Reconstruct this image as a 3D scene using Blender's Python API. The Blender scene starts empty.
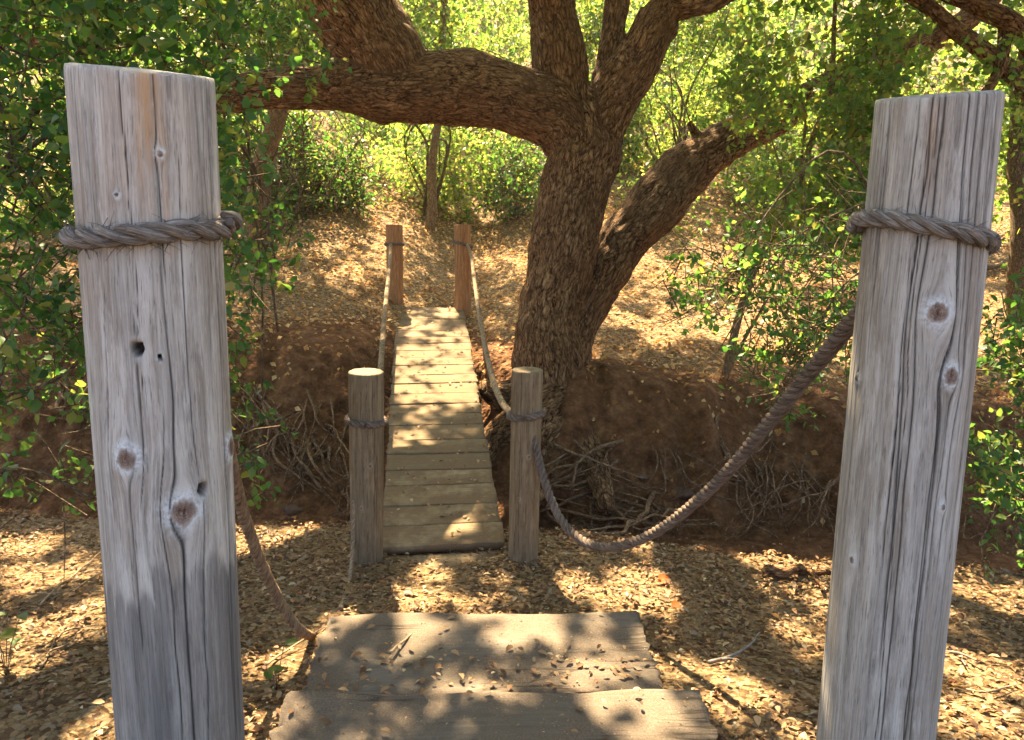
import bpy, math
import numpy as np
from mathutils import Vector, Matrix

# ------------------------------------------------------------------ camera, light, exposure
scene = bpy.context.scene
COL = scene.collection
F = 740.0
EYE = np.array([0.0, 0.0, 2.0])
PITCH, ROLL = math.radians(12.0), math.radians(0.75)
CAMROT = Matrix.Rotation(math.pi / 2 - PITCH, 3, 'X') @ Matrix.Rotation(ROLL, 3, 'Z')
cd = bpy.data.cameras.new('camera'); cam = bpy.data.objects.new('camera', cd); COL.objects.link(cam)
cam.matrix_world = Matrix.Translation(EYE.tolist()) @ CAMROT.to_4x4()
cd.sensor_width = 36.0; cd.lens = F / 1024 * 36; cd.clip_start = 0.05; cd.clip_end = 600
scene.camera = cam
SUN_AZ, SUN_EL = math.radians(-14), math.radians(52)
SUN = np.array([math.sin(SUN_AZ) * math.cos(SUN_EL), math.cos(SUN_AZ) * math.cos(SUN_EL), math.sin(SUN_EL)])
W = bpy.data.worlds.new('World'); scene.world = W; W.use_nodes = True
wn = W.node_tree; bg = wn.nodes['Background']
sky = wn.nodes.new('ShaderNodeTexSky'); sky.sky_type = 'NISHITA'; sky.sun_disc = False
sky.sun_elevation = SUN_EL; sky.sun_rotation = SUN_AZ
wn.links.new(sky.outputs[0], bg.inputs[0]); bg.inputs[1].default_value = 0.072
sky.air_density = 0.9; sky.dust_density = 4.0; sky.ozone_density = 0.8
sd = bpy.data.lights.new('sun', 'SUN'); sd.energy = 5.0; sd.angle = math.radians(0.53); sd.color = (1.0, 0.79, 0.50)
so = bpy.data.objects.new('sun', sd); COL.objects.link(so)
so.rotation_euler = Vector(SUN.tolist()).to_track_quat('Z', 'Y').to_euler()
scene.view_settings.view_transform = 'Standard'; scene.view_settings.look = 'None'
scene.view_settings.exposure = 3.1; scene.view_settings.gamma = 1.0
scene.view_settings.use_curve_mapping = False
scene.render.engine = 'CYCLES'
cy = scene.cycles
cy.use_denoising = True
cy.max_bounces = 8; cy.diffuse_bounces = 4; cy.glossy_bounces = 2; cy.transmission_bounces = 5
cy.sample_clamp_indirect = 6.0; cy.caustics_reflective = False; cy.caustics_refractive = False

rng = np.random.default_rng(11)
CM = np.array(CAMROT)

def P(px, py, z):
    """world point seen at a place of the photograph, z metres deep"""
    return EYE + CM @ np.array([(px - 512) / F * z, -(py - 370) / F * z, -z])

def proj(p):
    q = (np.asarray(p) - EYE) @ CM
    d = np.maximum(-q[..., 2], 1e-4)
    return 512 + q[..., 0] / d * F, 370 - q[..., 1] / d * F, -q[..., 2]

# ------------------------------------------------------------------ noise
def _h(ix, iy, iz, seed):
    n = (ix.astype(np.int64) * 374761393 + iy.astype(np.int64) * 668265263 + iz.astype(np.int64) * 2147483647 + seed * 144665) & 0xffffffff
    n = ((n ^ (n >> 13)) * 1274126177) & 0xffffffff
    n = ((n ^ (n >> 16)) * 2246822519) & 0xffffffff
    return ((n ^ (n >> 15)) & 0xffffff) / float(0xffffff) * 2 - 1

def vn(x, y=0.0, z=0.0, seed=0):
    x, y, z = np.broadcast_arrays(np.asarray(x, float), np.asarray(y, float), np.asarray(z, float))
    ix, iy, iz = np.floor(x), np.floor(y), np.floor(z)
    fx, fy, fz = x - ix, y - iy, z - iz
    fx, fy, fz = [t * t * (3 - 2 * t) for t in (fx, fy, fz)]
    r = 0
    for a in (0, 1):
        for b in (0, 1):
            for c in (0, 1):
                w = (fx if a else 1 - fx) * (fy if b else 1 - fy) * (fz if c else 1 - fz)
                r = r + w * _h(ix + a, iy + b, iz + c, seed)
    return r

def fbm(x, y=0.0, z=0.0, seed=0, o=4):
    r, a = 0, 0.5
    for k in range(o):
        s = 2.03 ** k
        r = r + a * vn(np.asarray(x) * s, np.asarray(y) * s, np.asarray(z) * s, seed + k * 7)
        a *= 0.5
    return r

def sst(t):
    t = np.clip(t, 0, 1); return t * t * (3 - 2 * t)

# ------------------------------------------------------------------ terrain height
def yN(x): return np.interp(x, [-4, -1, 0, 1.1, 3.2, 7], [4.62, 4.5, 4.45, 4.28, 3.9, 3.5])
def yT(x): return np.interp(x, [-5, -2.5, 0, 2, 5], [5.7, 5.75, 6.1, 6.0, 5.7])
def yL(x): return np.interp(x, [-6, -2.6, -1.6, -0.9, 0.0, 0.7, 2, 5], [7.2, 7.5, 8.2, 9.1, 8.0, 7.3, 7.1, 6.9])
def zL(x): return np.interp(x, [-6, -2.5, -0.9, 0.6, 2, 5], [0.95, 0.80, 0.60, 0.5, 0.38, 0.3])
BOT = -0.72
def H(x, y):
    x = np.asarray(x, float); y = np.asarray(y, float)
    x, y = np.broadcast_arrays(x, y)
    wob = 0.10 * vn(x * 1.7, 3.1, 0, 5) + 0.05 * vn(x * 5, 1.1, 0, 6)
    near = np.interp(y, [-20, -3, 0, 1.5, 1.9, 2.3, 2.5, 2.75, 3.05, 4.1, 6], [1.5, 0.85, 0.66, 0.46, 0.29, 0.255, 0.21, 0.15, 0.08, 0.0, -0.05])
    near = near + 0.025 * fbm(x * 1.5, y * 1.5, 0, 21, 3) + 0.010 * vn(x * 9, y * 9, 0, 23)
    n, t_, l_, z_ = yN(x) + wob, yT(x) + 1.3 * wob, yL(x) + 1.5 * wob, zL(x)
    t = sst((y - n) / 0.5)
    z = near * (1 - t) + BOT * t
    z = z + 0.05 * t * vn(x * 3, y * 3, 0, 8)
    tf = np.clip((y - t_) / (l_ - t_), 0, 1)
    face = BOT + (z_ - BOT) * (0.35 * tf + 0.65 * sst(tf * 1.05))
    rough = np.sin(np.pi * tf) * (0.16 * fbm(x * 2.2, y * 2.5, 0, 31, 4) + 0.05 * vn(x * 11, y * 11, 0, 33) + .028 * np.abs(vn(x * 19, y * 19, 0, 34)))
    d = np.maximum(y - l_, 0)
    up = np.interp(d, [0, 2.5, 6, 12, 24, 50, 110], [0, 0.46, 1.25, 3.0, 8.5, 20, 33]) + np.minimum(d, 4) / 4 * 0.18 * fbm(x * 0.6, y * 0.6, 0, 41, 4)
    zf = face + rough + up + 0.015 * vn(x * 7, y * 7, 0, 43) * (d > 0)
    zf = zf + .62 * np.exp(-((x - .46) / .60) ** 2 - ((y - 6.62) / .52) ** 2)
    return np.where(y > t_, np.maximum(zf, z * 0 + BOT - 0.1), z)

def G(px, py):
    """where the sight line through a place of the photograph meets the ground"""
    d = P(px, py, 1.0) - EYE
    prev = 0.5
    for k in range(900):
        s = 0.6 + k * 0.03
        p = EYE + d * s
        if p[2] < H(p[0], p[1]):
            return p
    return p

# ------------------------------------------------------------------ mesh helpers
def mesh_np(name, v, faces, attrs=None, smooth=True):
    """v (N,3); faces: list of int arrays (M,k)"""
    me = bpy.data.meshes.new(name)
    v = np.ascontiguousarray(v, np.float32)
    me.vertices.add(len(v)); me.vertices.foreach_set('co', v.ravel())
    fl = [np.asarray(f, np.int32) for f in faces if len(f)]
    loops = np.concatenate([f.ravel() for f in fl])
    tot = np.concatenate([np.full(len(f), f.shape[1], np.int32) for f in fl])
    start = np.concatenate([[0], np.cumsum(tot)[:-1]]).astype(np.int32)
    me.loops.add(len(loops)); me.loops.foreach_set('vertex_index', loops)
    me.polygons.add(len(tot)); me.polygons.foreach_set('loop_start', start)
    me.polygons.foreach_set('loop_total', tot)
    me.update(calc_edges=True); me.validate()
    me.polygons.foreach_set('use_smooth', np.full(len(me.polygons), smooth))
    for k, a in (attrs or {}).items():
        a = np.asarray(a, np.float32)
        if a.ndim == 2:
            at = me.attributes.new(k, 'FLOAT_VECTOR', 'POINT'); at.data.foreach_set('vector', a.ravel())
        else:
            at = me.attributes.new(k, 'FLOAT', 'POINT'); at.data.foreach_set('value', a)
    return me

def tag(o, label=None, cat=None, group=None, kind=None):
    if label: o['label'] = label
    if cat: o['category'] = cat
    if group: o['group'] = group
    if kind: o['kind'] = kind
    return o

def obj(name, me, mat, parent=None):
    o = bpy.data.objects.new(name, me); COL.objects.link(o)
    if mat is not None: me.materials.append(mat)
    if parent is not None: o.parent = parent
    return o

def thing(name, label, cat, loc, group=None):
    o = bpy.data.objects.new(name, None); COL.objects.link(o)
    o.location = [float(c) for c in loc]; o.empty_display_size = 0.2
    return tag(o, label, cat, group)

def spline(pts, n, extra=None):
    """Catmull-Rom through pts (k,d), n samples by arc length"""
    p = np.asarray(pts, float)
    q = np.vstack([2 * p[0] - p[1], p, 2 * p[-1] - p[-2]])
    out = []
    for i in range(1, len(q) - 2):
        t = np.linspace(0, 1, 24, endpoint=False)[:, None]
        a, b, c, d = q[i - 1], q[i], q[i + 1], q[i + 2]
        out.append(0.5 * (2 * b + (c - a) * t + (2 * a - 5 * b + 4 * c - d) * t ** 2 + (3 * b - a - 3 * c + d) * t ** 3))
    out = np.vstack(out + [p[-1:]])
    s = np.concatenate([[0], np.cumsum(np.linalg.norm(np.diff(out[:, :3], axis=0), axis=1))])
    t = np.linspace(0, s[-1], n)
    return np.stack([np.interp(t, s, out[:, k]) for k in range(out.shape[1])], 1), s[-1]

def frames(c):
    t = np.gradient(c, axis=0); t /= np.linalg.norm(t, axis=1)[:, None] + 1e-12
    n = np.cross(t[0], [0.31, 0.17, 0.93]); n /= np.linalg.norm(n)
    N = np.zeros_like(c); N[0] = n
    for i in range(1, len(c)):
        n = n - t[i] * np.dot(n, t[i]); n /= np.linalg.norm(n) + 1e-12; N[i] = n
    return t, N, np.cross(t, N)

class Geo:
    """collects tubes into one mesh"""
    def __init__(s): s.v = []; s.q = []; s.t = []; s.a = []; s.n = 0
    def tube(s, c, r, seg=8, cap=True):
        c = np.asarray(c, float); r = np.broadcast_to(np.asarray(r, float), (len(c),))
        t, N, B = frames(c)
        a = np.linspace(0, 2 * np.pi, seg, endpoint=False)
        ring = c[:, None, :] + r[:, None, None] * (np.cos(a)[None, :, None] * N[:, None, :] + np.sin(a)[None, :, None] * B[:, None, :])
        m = len(c)
        ln = np.concatenate([[0], np.cumsum(np.linalg.norm(np.diff(c, axis=0), axis=1))])
        s.v.append(ring.reshape(-1, 3))
        at = np.stack([np.broadcast_to(np.cos(a), (m, seg)) * r[:, None], np.broadcast_to(np.sin(a), (m, seg)) * r[:, None],
                       np.broadcast_to(ln[:, None] + s.n * 0.0137, (m, seg))], 2)
        s.a.append(at.reshape(-1, 3))
        i = np.arange(m - 1)[:, None] * seg; j = np.arange(seg)[None, :]; k = (j + 1) % seg
        f = np.stack(np.broadcast_arrays(i + j, i + k, i + seg + k, i + seg + j), 2).reshape(-1, 4) + s.n
        s.q.append(f)
        base = s.n; s.n += m * seg
        if cap:
            s.v.append(np.stack([c[0], c[-1]])); s.a.append(np.array([[0, 0, 0], [0, 0, ln[-1]]]))
            jj = np.arange(seg); kk = (jj + 1) % seg
            s.t.append(np.stack([np.full(seg, s.n), base + kk, base + jj], 1))
            e = base + (m - 1) * seg
            s.t.append(np.stack([np.full(seg, s.n + 1), e + jj, e + kk], 1))
            s.n += 2
    def mesh(s, name, origin=(0, 0, 0)):
        return mesh_np(name, np.vstack(s.v) - np.asarray(origin), [np.vstack(s.q)] + ([np.vstack(s.t)] if s.t else []), {'bark': np.vstack(s.a)})

def unit(v): return v / (np.linalg.norm(v, axis=-1, keepdims=True) + 1e-12)

LEAF_A = np.array([[0, 0, 0], [-.27, .33, .07], [0, .36, 0], [.27, .33, .07], [-.22, .68, .05], [0, .7, -.03], [.22, .68, .05], [0, 1, -.10]])
LEAF_AT = np.array([[0, 2, 1], [0, 3, 2], [5, 7, 4], [5, 6, 7]]); LEAF_AQ = np.array([[1, 2, 5, 4], [2, 3, 6, 5]])
LEAF_B = np.array([[0, 0, 0], [-.30, .5, .08], [0, 1, -.04], [.30, .5, .08]])
LEAF_BT = np.array([[0, 2, 1], [0, 3, 2]])

def leaves(pos, axis, nrm, size, fine=True, width=1.0, curl=1.0):
    """arrays of leaves -> verts, faces"""
    T = (LEAF_A if fine else LEAF_B).copy(); T[:, 0] *= width; T[:, 2] *= curl
    a = unit(axis); b = unit(np.cross(a, nrm)); c = np.cross(b, a)
    v = pos[:, None, :] + size[:, None, None] * (T[None, :, 0, None] * b[:, None, :] + T[None, :, 1, None] * a[:, None, :] + T[None, :, 2, None] * c[:, None, :])
    k = len(T); off = (np.arange(len(pos)) * k)[:, None, None]
    if fine:
        return v.reshape(-1, 3), [(LEAF_AQ[None] + off).reshape(-1, 4), (LEAF_AT[None] + off).reshape(-1, 3)]
    return v.reshape(-1, 3), [(LEAF_BT[None] + off).reshape(-1, 3)]

def rdir(n, up=0.0):
    v = rng.normal(size=(n, 3)); v = unit(v); v[:, 2] += up
    return unit(v)

def twig_leaves(cent, per, tw, spread, down=0.0):
    """leafy twigs round each clump centre: gives leaf bases, axes, normals and the twig lines"""
    n = len(cent)
    st = np.repeat(cent, per, 0) + rng.normal(size=(n * per, 3)) * spread
    d = rdir(n * per); d[:, 2] -= down; d = unit(d)
    L = tw * rng.uniform(0.5, 1.2, n * per)
    return st, d, L

def foliage_points(cent, per, tw, spread, lpt, size, down=0.0, jit=0.38):
    st, d, L = twig_leaves(cent, per, tw, spread, down)
    m = len(st)
    t = np.tile((np.arange(lpt) + 0.6) / lpt, m)
    S, D, LL = np.repeat(st, lpt, 0), np.repeat(d, lpt, 0), np.repeat(L, lpt)
    pos = S + D * (t * LL)[:, None] + rng.normal(size=(m * lpt, 3)) * tw * 0.04
    side = unit(np.cross(D, rdir(m * lpt)))
    ax = unit(D * 0.45 + side * rng.uniform(0.5, 1.1, (m * lpt, 1)) + np.array([0, 0, -0.15]))
    nr = rdir(m * lpt, 0.9)
    sz = size * rng.uniform(1 - jit * 1.6, 1 + jit, m * lpt)
    return pos, ax, nr, sz, st, d, L

# ------------------------------------------------------------------ materials
def mat(name):
    m = bpy.data.materials.new(name); m.use_nodes = True
    nt = m.node_tree
    return m, nt, nt.nodes['Principled BSDF'], nt.nodes['Material Output']

class N:
    def __init__(s, nt): s.t = nt
    def new(s, kind, **kw):
        n = s.t.nodes.new(kind)
        for k, v in kw.items(): setattr(n, k, v)
        return n
    def lk(s, a, b): s.t.links.new(a, b)
    def attr(s, nm): n = s.new('ShaderNodeAttribute'); n.attribute_name = nm; return n
    def mapping(s, vec, scale, loc=(0, 0, 0)):
        n = s.new('ShaderNodeMapping'); n.inputs['Scale'].default_value = scale; n.inputs['Location'].default_value = loc
        s.lk(vec, n.inputs['Vector']); return n.outputs[0]
    def noise(s, vec, scale=5, detail=4, rough=0.55, dist=0.0):
        n = s.new('ShaderNodeTexNoise'); n.inputs['Scale'].default_value = scale; n.inputs['Detail'].default_value = detail
        n.inputs['Roughness'].default_value = rough; n.inputs['Distortion'].default_value = dist
        if vec is not None: s.lk(vec, n.inputs['Vector'])
        return n.outputs['Fac']
    def voro(s, vec, scale=5, feature='F1', out='Distance', rnd=1.0):
        n = s.new('ShaderNodeTexVoronoi'); n.feature = feature; n.inputs['Scale'].default_value = scale
        n.inputs['Randomness'].default_value = rnd
        if vec is not None: s.lk(vec, n.inputs['Vector'])
        return n.outputs[out]
    def ramp(s, fac, stops, interp='LINEAR'):
        n = s.new('ShaderNodeValToRGB'); cr = n.color_ramp; cr.interpolation = interp
        while len(cr.elements) < len(stops): cr.elements.new(0.5)
        for e, (p, c) in zip(cr.elements, stops):
            e.position = p; e.color = (c, c, c, 1) if not hasattr(c, '__len__') else (*c, 1)
        s.lk(fac, n.inputs[0]); return n.outputs[0]
    def mix(s, fac, a, b, mode='MIX'):
        n = s.new('ShaderNodeMix', data_type='RGBA', blend_type=mode)
        for sock, val in ((n.inputs[0], fac), (n.inputs[6], a), (n.inputs[7], b)):
            if hasattr(val, 'is_linked'): s.lk(val, sock)
            elif hasattr(val, '__len__'): sock.default_value = (*val, 1)
            else: sock.default_value = val
        return n.outputs[2]
    def math(s, op, a, b=0.0, clamp=False):
        n = s.new('ShaderNodeMath', operation=op); n.use_clamp = clamp
        for sock, val in ((n.inputs[0], a), (n.inputs[1], b)):
            if hasattr(val, 'is_linked'): s.lk(val, sock)
            else: sock.default_value = val
        return n.outputs[0]
    def bump(s, h, strength, dist, normal=None):
        n = s.new('ShaderNodeBump'); n.inputs['Strength'].default_value = strength; n.inputs['Distance'].default_value = dist
        s.lk(h, n.inputs['Height'])
        if normal is not None: s.lk(normal, n.inputs['Normal'])
        return n.outputs[0]

def rough(b, r=0.85, spec=0.2):
    b.inputs['Roughness'].default_value = r; b.inputs['Specular IOR Level'].default_value = spec

def leaf_mat(name, stops, tstops, trans=0.45, r=0.5, spec=0.35):
    m, nt, b, out = mat(name); n = N(nt)
    g = n.new('ShaderNodeNewGeometry'); rnd = g.outputs['Random Per Island']
    c = n.ramp(rnd, stops); n.lk(c, b.inputs['Base Color']); rough(b, r, spec)
    tr = n.new('ShaderNodeBsdfTranslucent'); n.lk(n.ramp(rnd, tstops), tr.inputs['Color'])
    mx = n.new('ShaderNodeMixShader'); mx.inputs[0].default_value = trans
    n.lk(b.outputs[0], mx.inputs[1]); n.lk(tr.outputs[0], mx.inputs[2]); n.lk(mx.outputs[0], out.inputs[0])
    return m

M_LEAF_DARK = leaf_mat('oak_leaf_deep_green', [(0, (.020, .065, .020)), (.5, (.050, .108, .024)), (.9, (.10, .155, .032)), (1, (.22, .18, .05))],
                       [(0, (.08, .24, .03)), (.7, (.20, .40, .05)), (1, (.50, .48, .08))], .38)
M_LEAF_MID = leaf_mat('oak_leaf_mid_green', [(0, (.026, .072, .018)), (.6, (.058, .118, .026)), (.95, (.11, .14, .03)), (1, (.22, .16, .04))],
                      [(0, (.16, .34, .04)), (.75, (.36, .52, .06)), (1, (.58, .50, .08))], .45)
M_LEAF_SUN = leaf_mat('oak_leaf_sunlit_tint', [(0, (.03, .075, .018)), (.35, (.07, .125, .025)), (.7, (.14, .19, .04)), (1, (.34, .30, .09))],
                      [(0, (.10, .26, .03)), (.35, (.28, .46, .05)), (.7, (.46, .58, .07)), (1, (.75, .68, .15))], .48)  # sunlit copy of the oak leaf: backlit brightness put into its colours
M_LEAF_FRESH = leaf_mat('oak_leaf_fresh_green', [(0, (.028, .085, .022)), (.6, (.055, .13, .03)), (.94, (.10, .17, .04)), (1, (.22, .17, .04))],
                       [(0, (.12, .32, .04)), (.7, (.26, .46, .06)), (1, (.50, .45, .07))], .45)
M_LITTER = leaf_mat('dry_oak_leaf', [(0, (.06, .03, .015)), (.22, (.17, .092, .045)), (.40, (.30, .18, .09)), (.56, (.19, .12, .064)), (.70, (.38, .25, .13)), (.8, (.13, .085, .05)), (.9, (.26, .215, .15)), (.97, (.50, .40, .23)), (1, (.42, .14, .04))],
                    [(0, (.20, .10, .04)), (.5, (.42, .26, .10)), (1, (.5, .3, .1))], .16, .7, .2)
M_LITTER_FAR = leaf_mat('dry_leaf_sunlit_orange', [(0, (.14, .055, .02)), (.25, (.30, .135, .045)), (.5, (.46, .25, .09)), (.75, (.60, .38, .16)), (1, (.72, .55, .30))],
                        [(0, (.40, .18, .05)), (.5, (.66, .40, .13)), (1, (.80, .58, .25))], .36, .75, .15)  # orange sun glow of the far bank put into the leaf colours
M_RED_LEAF = leaf_mat('orange_red_leaf', [(0, (.55, .10, .02)), (1, (.62, .17, .03))], [(0, (.7, .15, .02)), (1, (.8, .2, .03))], .25, .6)

def bark_mat(name, lo, mid, hi, scale=13.0, stretch=0.34, bump=0.9, dist=0.035):
    m, nt, b, out = mat(name); n = N(nt)
    at = n.attr('bark').outputs['Vector']
    wob = n.new('ShaderNodeTexNoise'); wob.inputs['Scale'].default_value = 6; n.lk(at, wob.inputs['Vector'])
    add = n.new('ShaderNodeVectorMath', operation='MULTIPLY_ADD'); n.lk(wob.outputs['Color'], add.inputs[0]); add.inputs[1].default_value = (.05, .05, .12); n.lk(at, add.inputs[2])
    v = n.mapping(add.outputs[0], (1, 1, stretch))
    def ridge(sc, dt, dist):
        q = n.noise(v, sc, dt, .6, dist)
        return n.math('ABSOLUTE', n.math('SUBTRACT', q, .5))
    r1 = n.ramp(ridge(scale, 3, .9), [(0, 0), (.05, .55), (.16, 1)]); r2 = n.ramp(ridge(scale * 2.4, 3, .5), [(0, 0), (.06, .7), (.2, 1)])
    e = n.ramp(n.voro(v, scale * 1.5, 'DISTANCE_TO_EDGE'), [(0, 0), (.14, .8), (.4, 1)])
    f = n.noise(v, scale * 4, 5, .7)
    h = n.math('ADD', n.math('MULTIPLY', r1, .55), n.math('MULTIPLY', r2, .4))
    h = n.math('ADD', n.math('ADD', h, n.math('MULTIPLY', e, .4)), n.math('MULTIPLY', f, .55))
    col = n.ramp(n.math('MULTIPLY', h, .56), [(.36, lo), (.50, tuple(c * .62 for c in mid)), (.64, mid), (.74, tuple((a_ + b_) / 2 for a_, b_ in zip(mid, hi))), (.86, hi)])
    big = n.noise(at, 2.2, 5, .65)
    col = n.mix(n.ramp(big, [(.42, 0), (.68, .6)]), col, (mid[0] * .55, mid[1] * .58, mid[2] * .6), 'MIX')
    n.lk(col, b.inputs['Base Color']); rough(b, .92, .12)
    n.lk(n.bump(h, bump, dist), b.inputs['Normal'])
    return m
M_BARK = bark_mat('furrowed_oak_bark', (.032, .015, .007), (.25, .135, .062), (.46, .30, .16), 17.0, .30, .9, .035)
M_BARK_THIN = bark_mat('twig_bark', (.05, .035, .02), (.16, .11, .065), (.30, .22, .14), 40, .3, .6, .01)
M_BARK_PALE = bark_mat('pale_stem_bark', (.10, .06, .03), (.26, .17, .09), (.42, .30, .18), 30, .3, .6, .012)  # paler brown bark colours
M_ROOT = bark_mat('root_bark', (.08, .045, .025), (.24, .15, .085), (.42, .29, .18), 40, .25, .6, .008)

def ground_mat():
    m, nt, b, out = mat('leafy_soil'); n = N(nt)
    geo = n.new('ShaderNodeNewGeometry'); tc = n.new('ShaderNodeTexCoord'); p = tc.outputs['Object']
    at = n.attr('bare').outputs['Fac']
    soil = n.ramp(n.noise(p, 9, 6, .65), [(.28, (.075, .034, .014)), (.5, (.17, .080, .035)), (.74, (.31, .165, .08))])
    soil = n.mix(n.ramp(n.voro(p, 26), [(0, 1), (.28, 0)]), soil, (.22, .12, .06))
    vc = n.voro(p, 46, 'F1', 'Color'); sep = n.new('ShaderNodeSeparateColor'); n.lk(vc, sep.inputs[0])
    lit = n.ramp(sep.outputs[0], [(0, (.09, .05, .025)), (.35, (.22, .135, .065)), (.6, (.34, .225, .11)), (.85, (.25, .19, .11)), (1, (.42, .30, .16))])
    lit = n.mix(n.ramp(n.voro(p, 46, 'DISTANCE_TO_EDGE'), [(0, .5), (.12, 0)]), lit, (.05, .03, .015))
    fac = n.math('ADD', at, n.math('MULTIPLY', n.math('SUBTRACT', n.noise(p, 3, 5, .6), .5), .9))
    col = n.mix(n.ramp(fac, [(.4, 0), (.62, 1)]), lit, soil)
    n.lk(col, b.inputs['Base Color']); rough(b, .95, .1)
    h = n.math('ADD', n.math('ADD', n.noise(p, 9, 8, .75), n.math('MULTIPLY', n.voro(p, 26), .5)), n.math('MULTIPLY', n.voro(p, 9), .6))
    n.lk(n.bump(h, 1.0, .06), b.inputs['Normal'])
    return m

def post_wood(name, tint, dark=1.0, bump=.5):
    """weathered timber laid out along the grain attribute (across, along, 0)"""
    m, nt, b, out = mat(name); n = N(nt)
    g = n.attr('grain').outputs['Vector']
    crack = n.attr('crack').outputs['Fac']; knot = n.attr('knot').outputs['Fac']; tan = n.attr('tan').outputs['Fac']; stain = n.attr('stain').outputs['Fac']
    tc = n.new('ShaderNodeTexCoord'); p = tc.outputs['Object']
    s1 = n.noise(n.mapping(g, (62, 2.0, 1)), 1, 5, .62)
    s2 = n.noise(n.mapping(g, (260, 6, 1), (3, 1, 0)), 1, 4, .62)
    s3 = n.noise(n.mapping(g, (20, 2.4, 1), (7, 2, 0)), 1, 5, .68)
    s4 = n.noise(n.mapping(g, (30, 3.5, 1), (1, 9, 0)), 1, 5, .68)
    t = lambda k: tuple(tint[i] * k for i in range(3))
    col = n.ramp(n.math('ADD', n.math('MULTIPLY', s1, .55), n.math('MULTIPLY', s2, .45)), [(.34, t(.38 * dark)), (.43, t(.75)), (.52, t(1.0)), (.64, t(1.4))])
    col = n.mix(n.ramp(s3, [(.46, 0), (.62, .55)]), col, n.mix(s2, (tint[0] * .42, tint[1] * .34, tint[2] * .26), (tint[0] * .85, tint[1] * .72, tint[2] * .60)))
    col = n.mix(n.ramp(s4, [(.50, 0), (.64, .7)]), col, (tint[0] * 1.5, tint[1] * 1.55, tint[2] * 1.6))
    spk = n.noise(n.mapping(g, (330, 30, 1)), 1, 4, .65)
    col = n.mix(n.ramp(spk, [(.54, 0), (.70, .35)]), col, t(1.7))
    col = n.mix(n.ramp(n.noise(n.mapping(g, (300, 16, 1), (4, 4, 0)), 1, 4, .65), [(.57, 0), (.66, .6)]), col, t(.22))
    col = n.mix(n.math('MULTIPLY', tan, n.ramp(s1, [(.3, .35), (.6, 1)])), col, (.52, .29, .12))
    col = n.mix(n.math('MULTIPLY', stain, n.ramp(s2, [(.3, .97), (.7, .78)])), col, n.mix(s1, (tint[0] * .12, tint[1] * .12, tint[2] * .13), (tint[0] * .42, tint[1] * .44, tint[2] * .47)))
    ring = n.math('MULTIPLY', n.ramp(knot, [(0, 0), (.38, 0), (.52, .9), (.68, .55), (.95, 0)]), n.ramp(n.noise(p, 130, 4, .7), [(.38, .15), (.56, 1)]))
    col = n.mix(ring, col, (tint[0] * 1.6, tint[1] * 1.85, tint[2] * 2.15))
    core = n.ramp(knot, [(0, 1), (.30, .8), (.50, 0)])
    kv = n.math('ADD', n.math('MULTIPLY', n.noise(p, 160, 4, .7), .75), n.math('MULTIPLY', n.math('SINE', n.math('MULTIPLY', knot, 70.0)), .06))
    col = n.mix(core, col, n.ramp(kv, [(.34, (.10, .055, .038)), (.6, (.33, .215, .16))]))
    col = n.mix(crack, col, (.022, .018, .016))  # shade inside cracks and bolt holes painted as near-black
    n.lk(col, b.inputs['Base Color']); rough(b, .82, .22)
    h = n.math('ADD', n.math('MULTIPLY', s2, .9), n.math('MULTIPLY', s1, .9))
    n.lk(n.bump(h, bump, .004), b.inputs['Normal'])
    return m
M_POST_L = post_wood('weathered_silver_timber', (.36, .335, .298))
M_POST_R = post_wood('weathered_grey_timber', (.315, .288, .25))
M_POST_B = post_wood('weathered_brown_timber', (.20, .148, .088), 1.0, .7)
M_POST_F = post_wood('sunlight_tinted_timber', (.34, .18, .08), 1.0, .7)  # orange sunlight on the far posts put into the base colour

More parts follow.
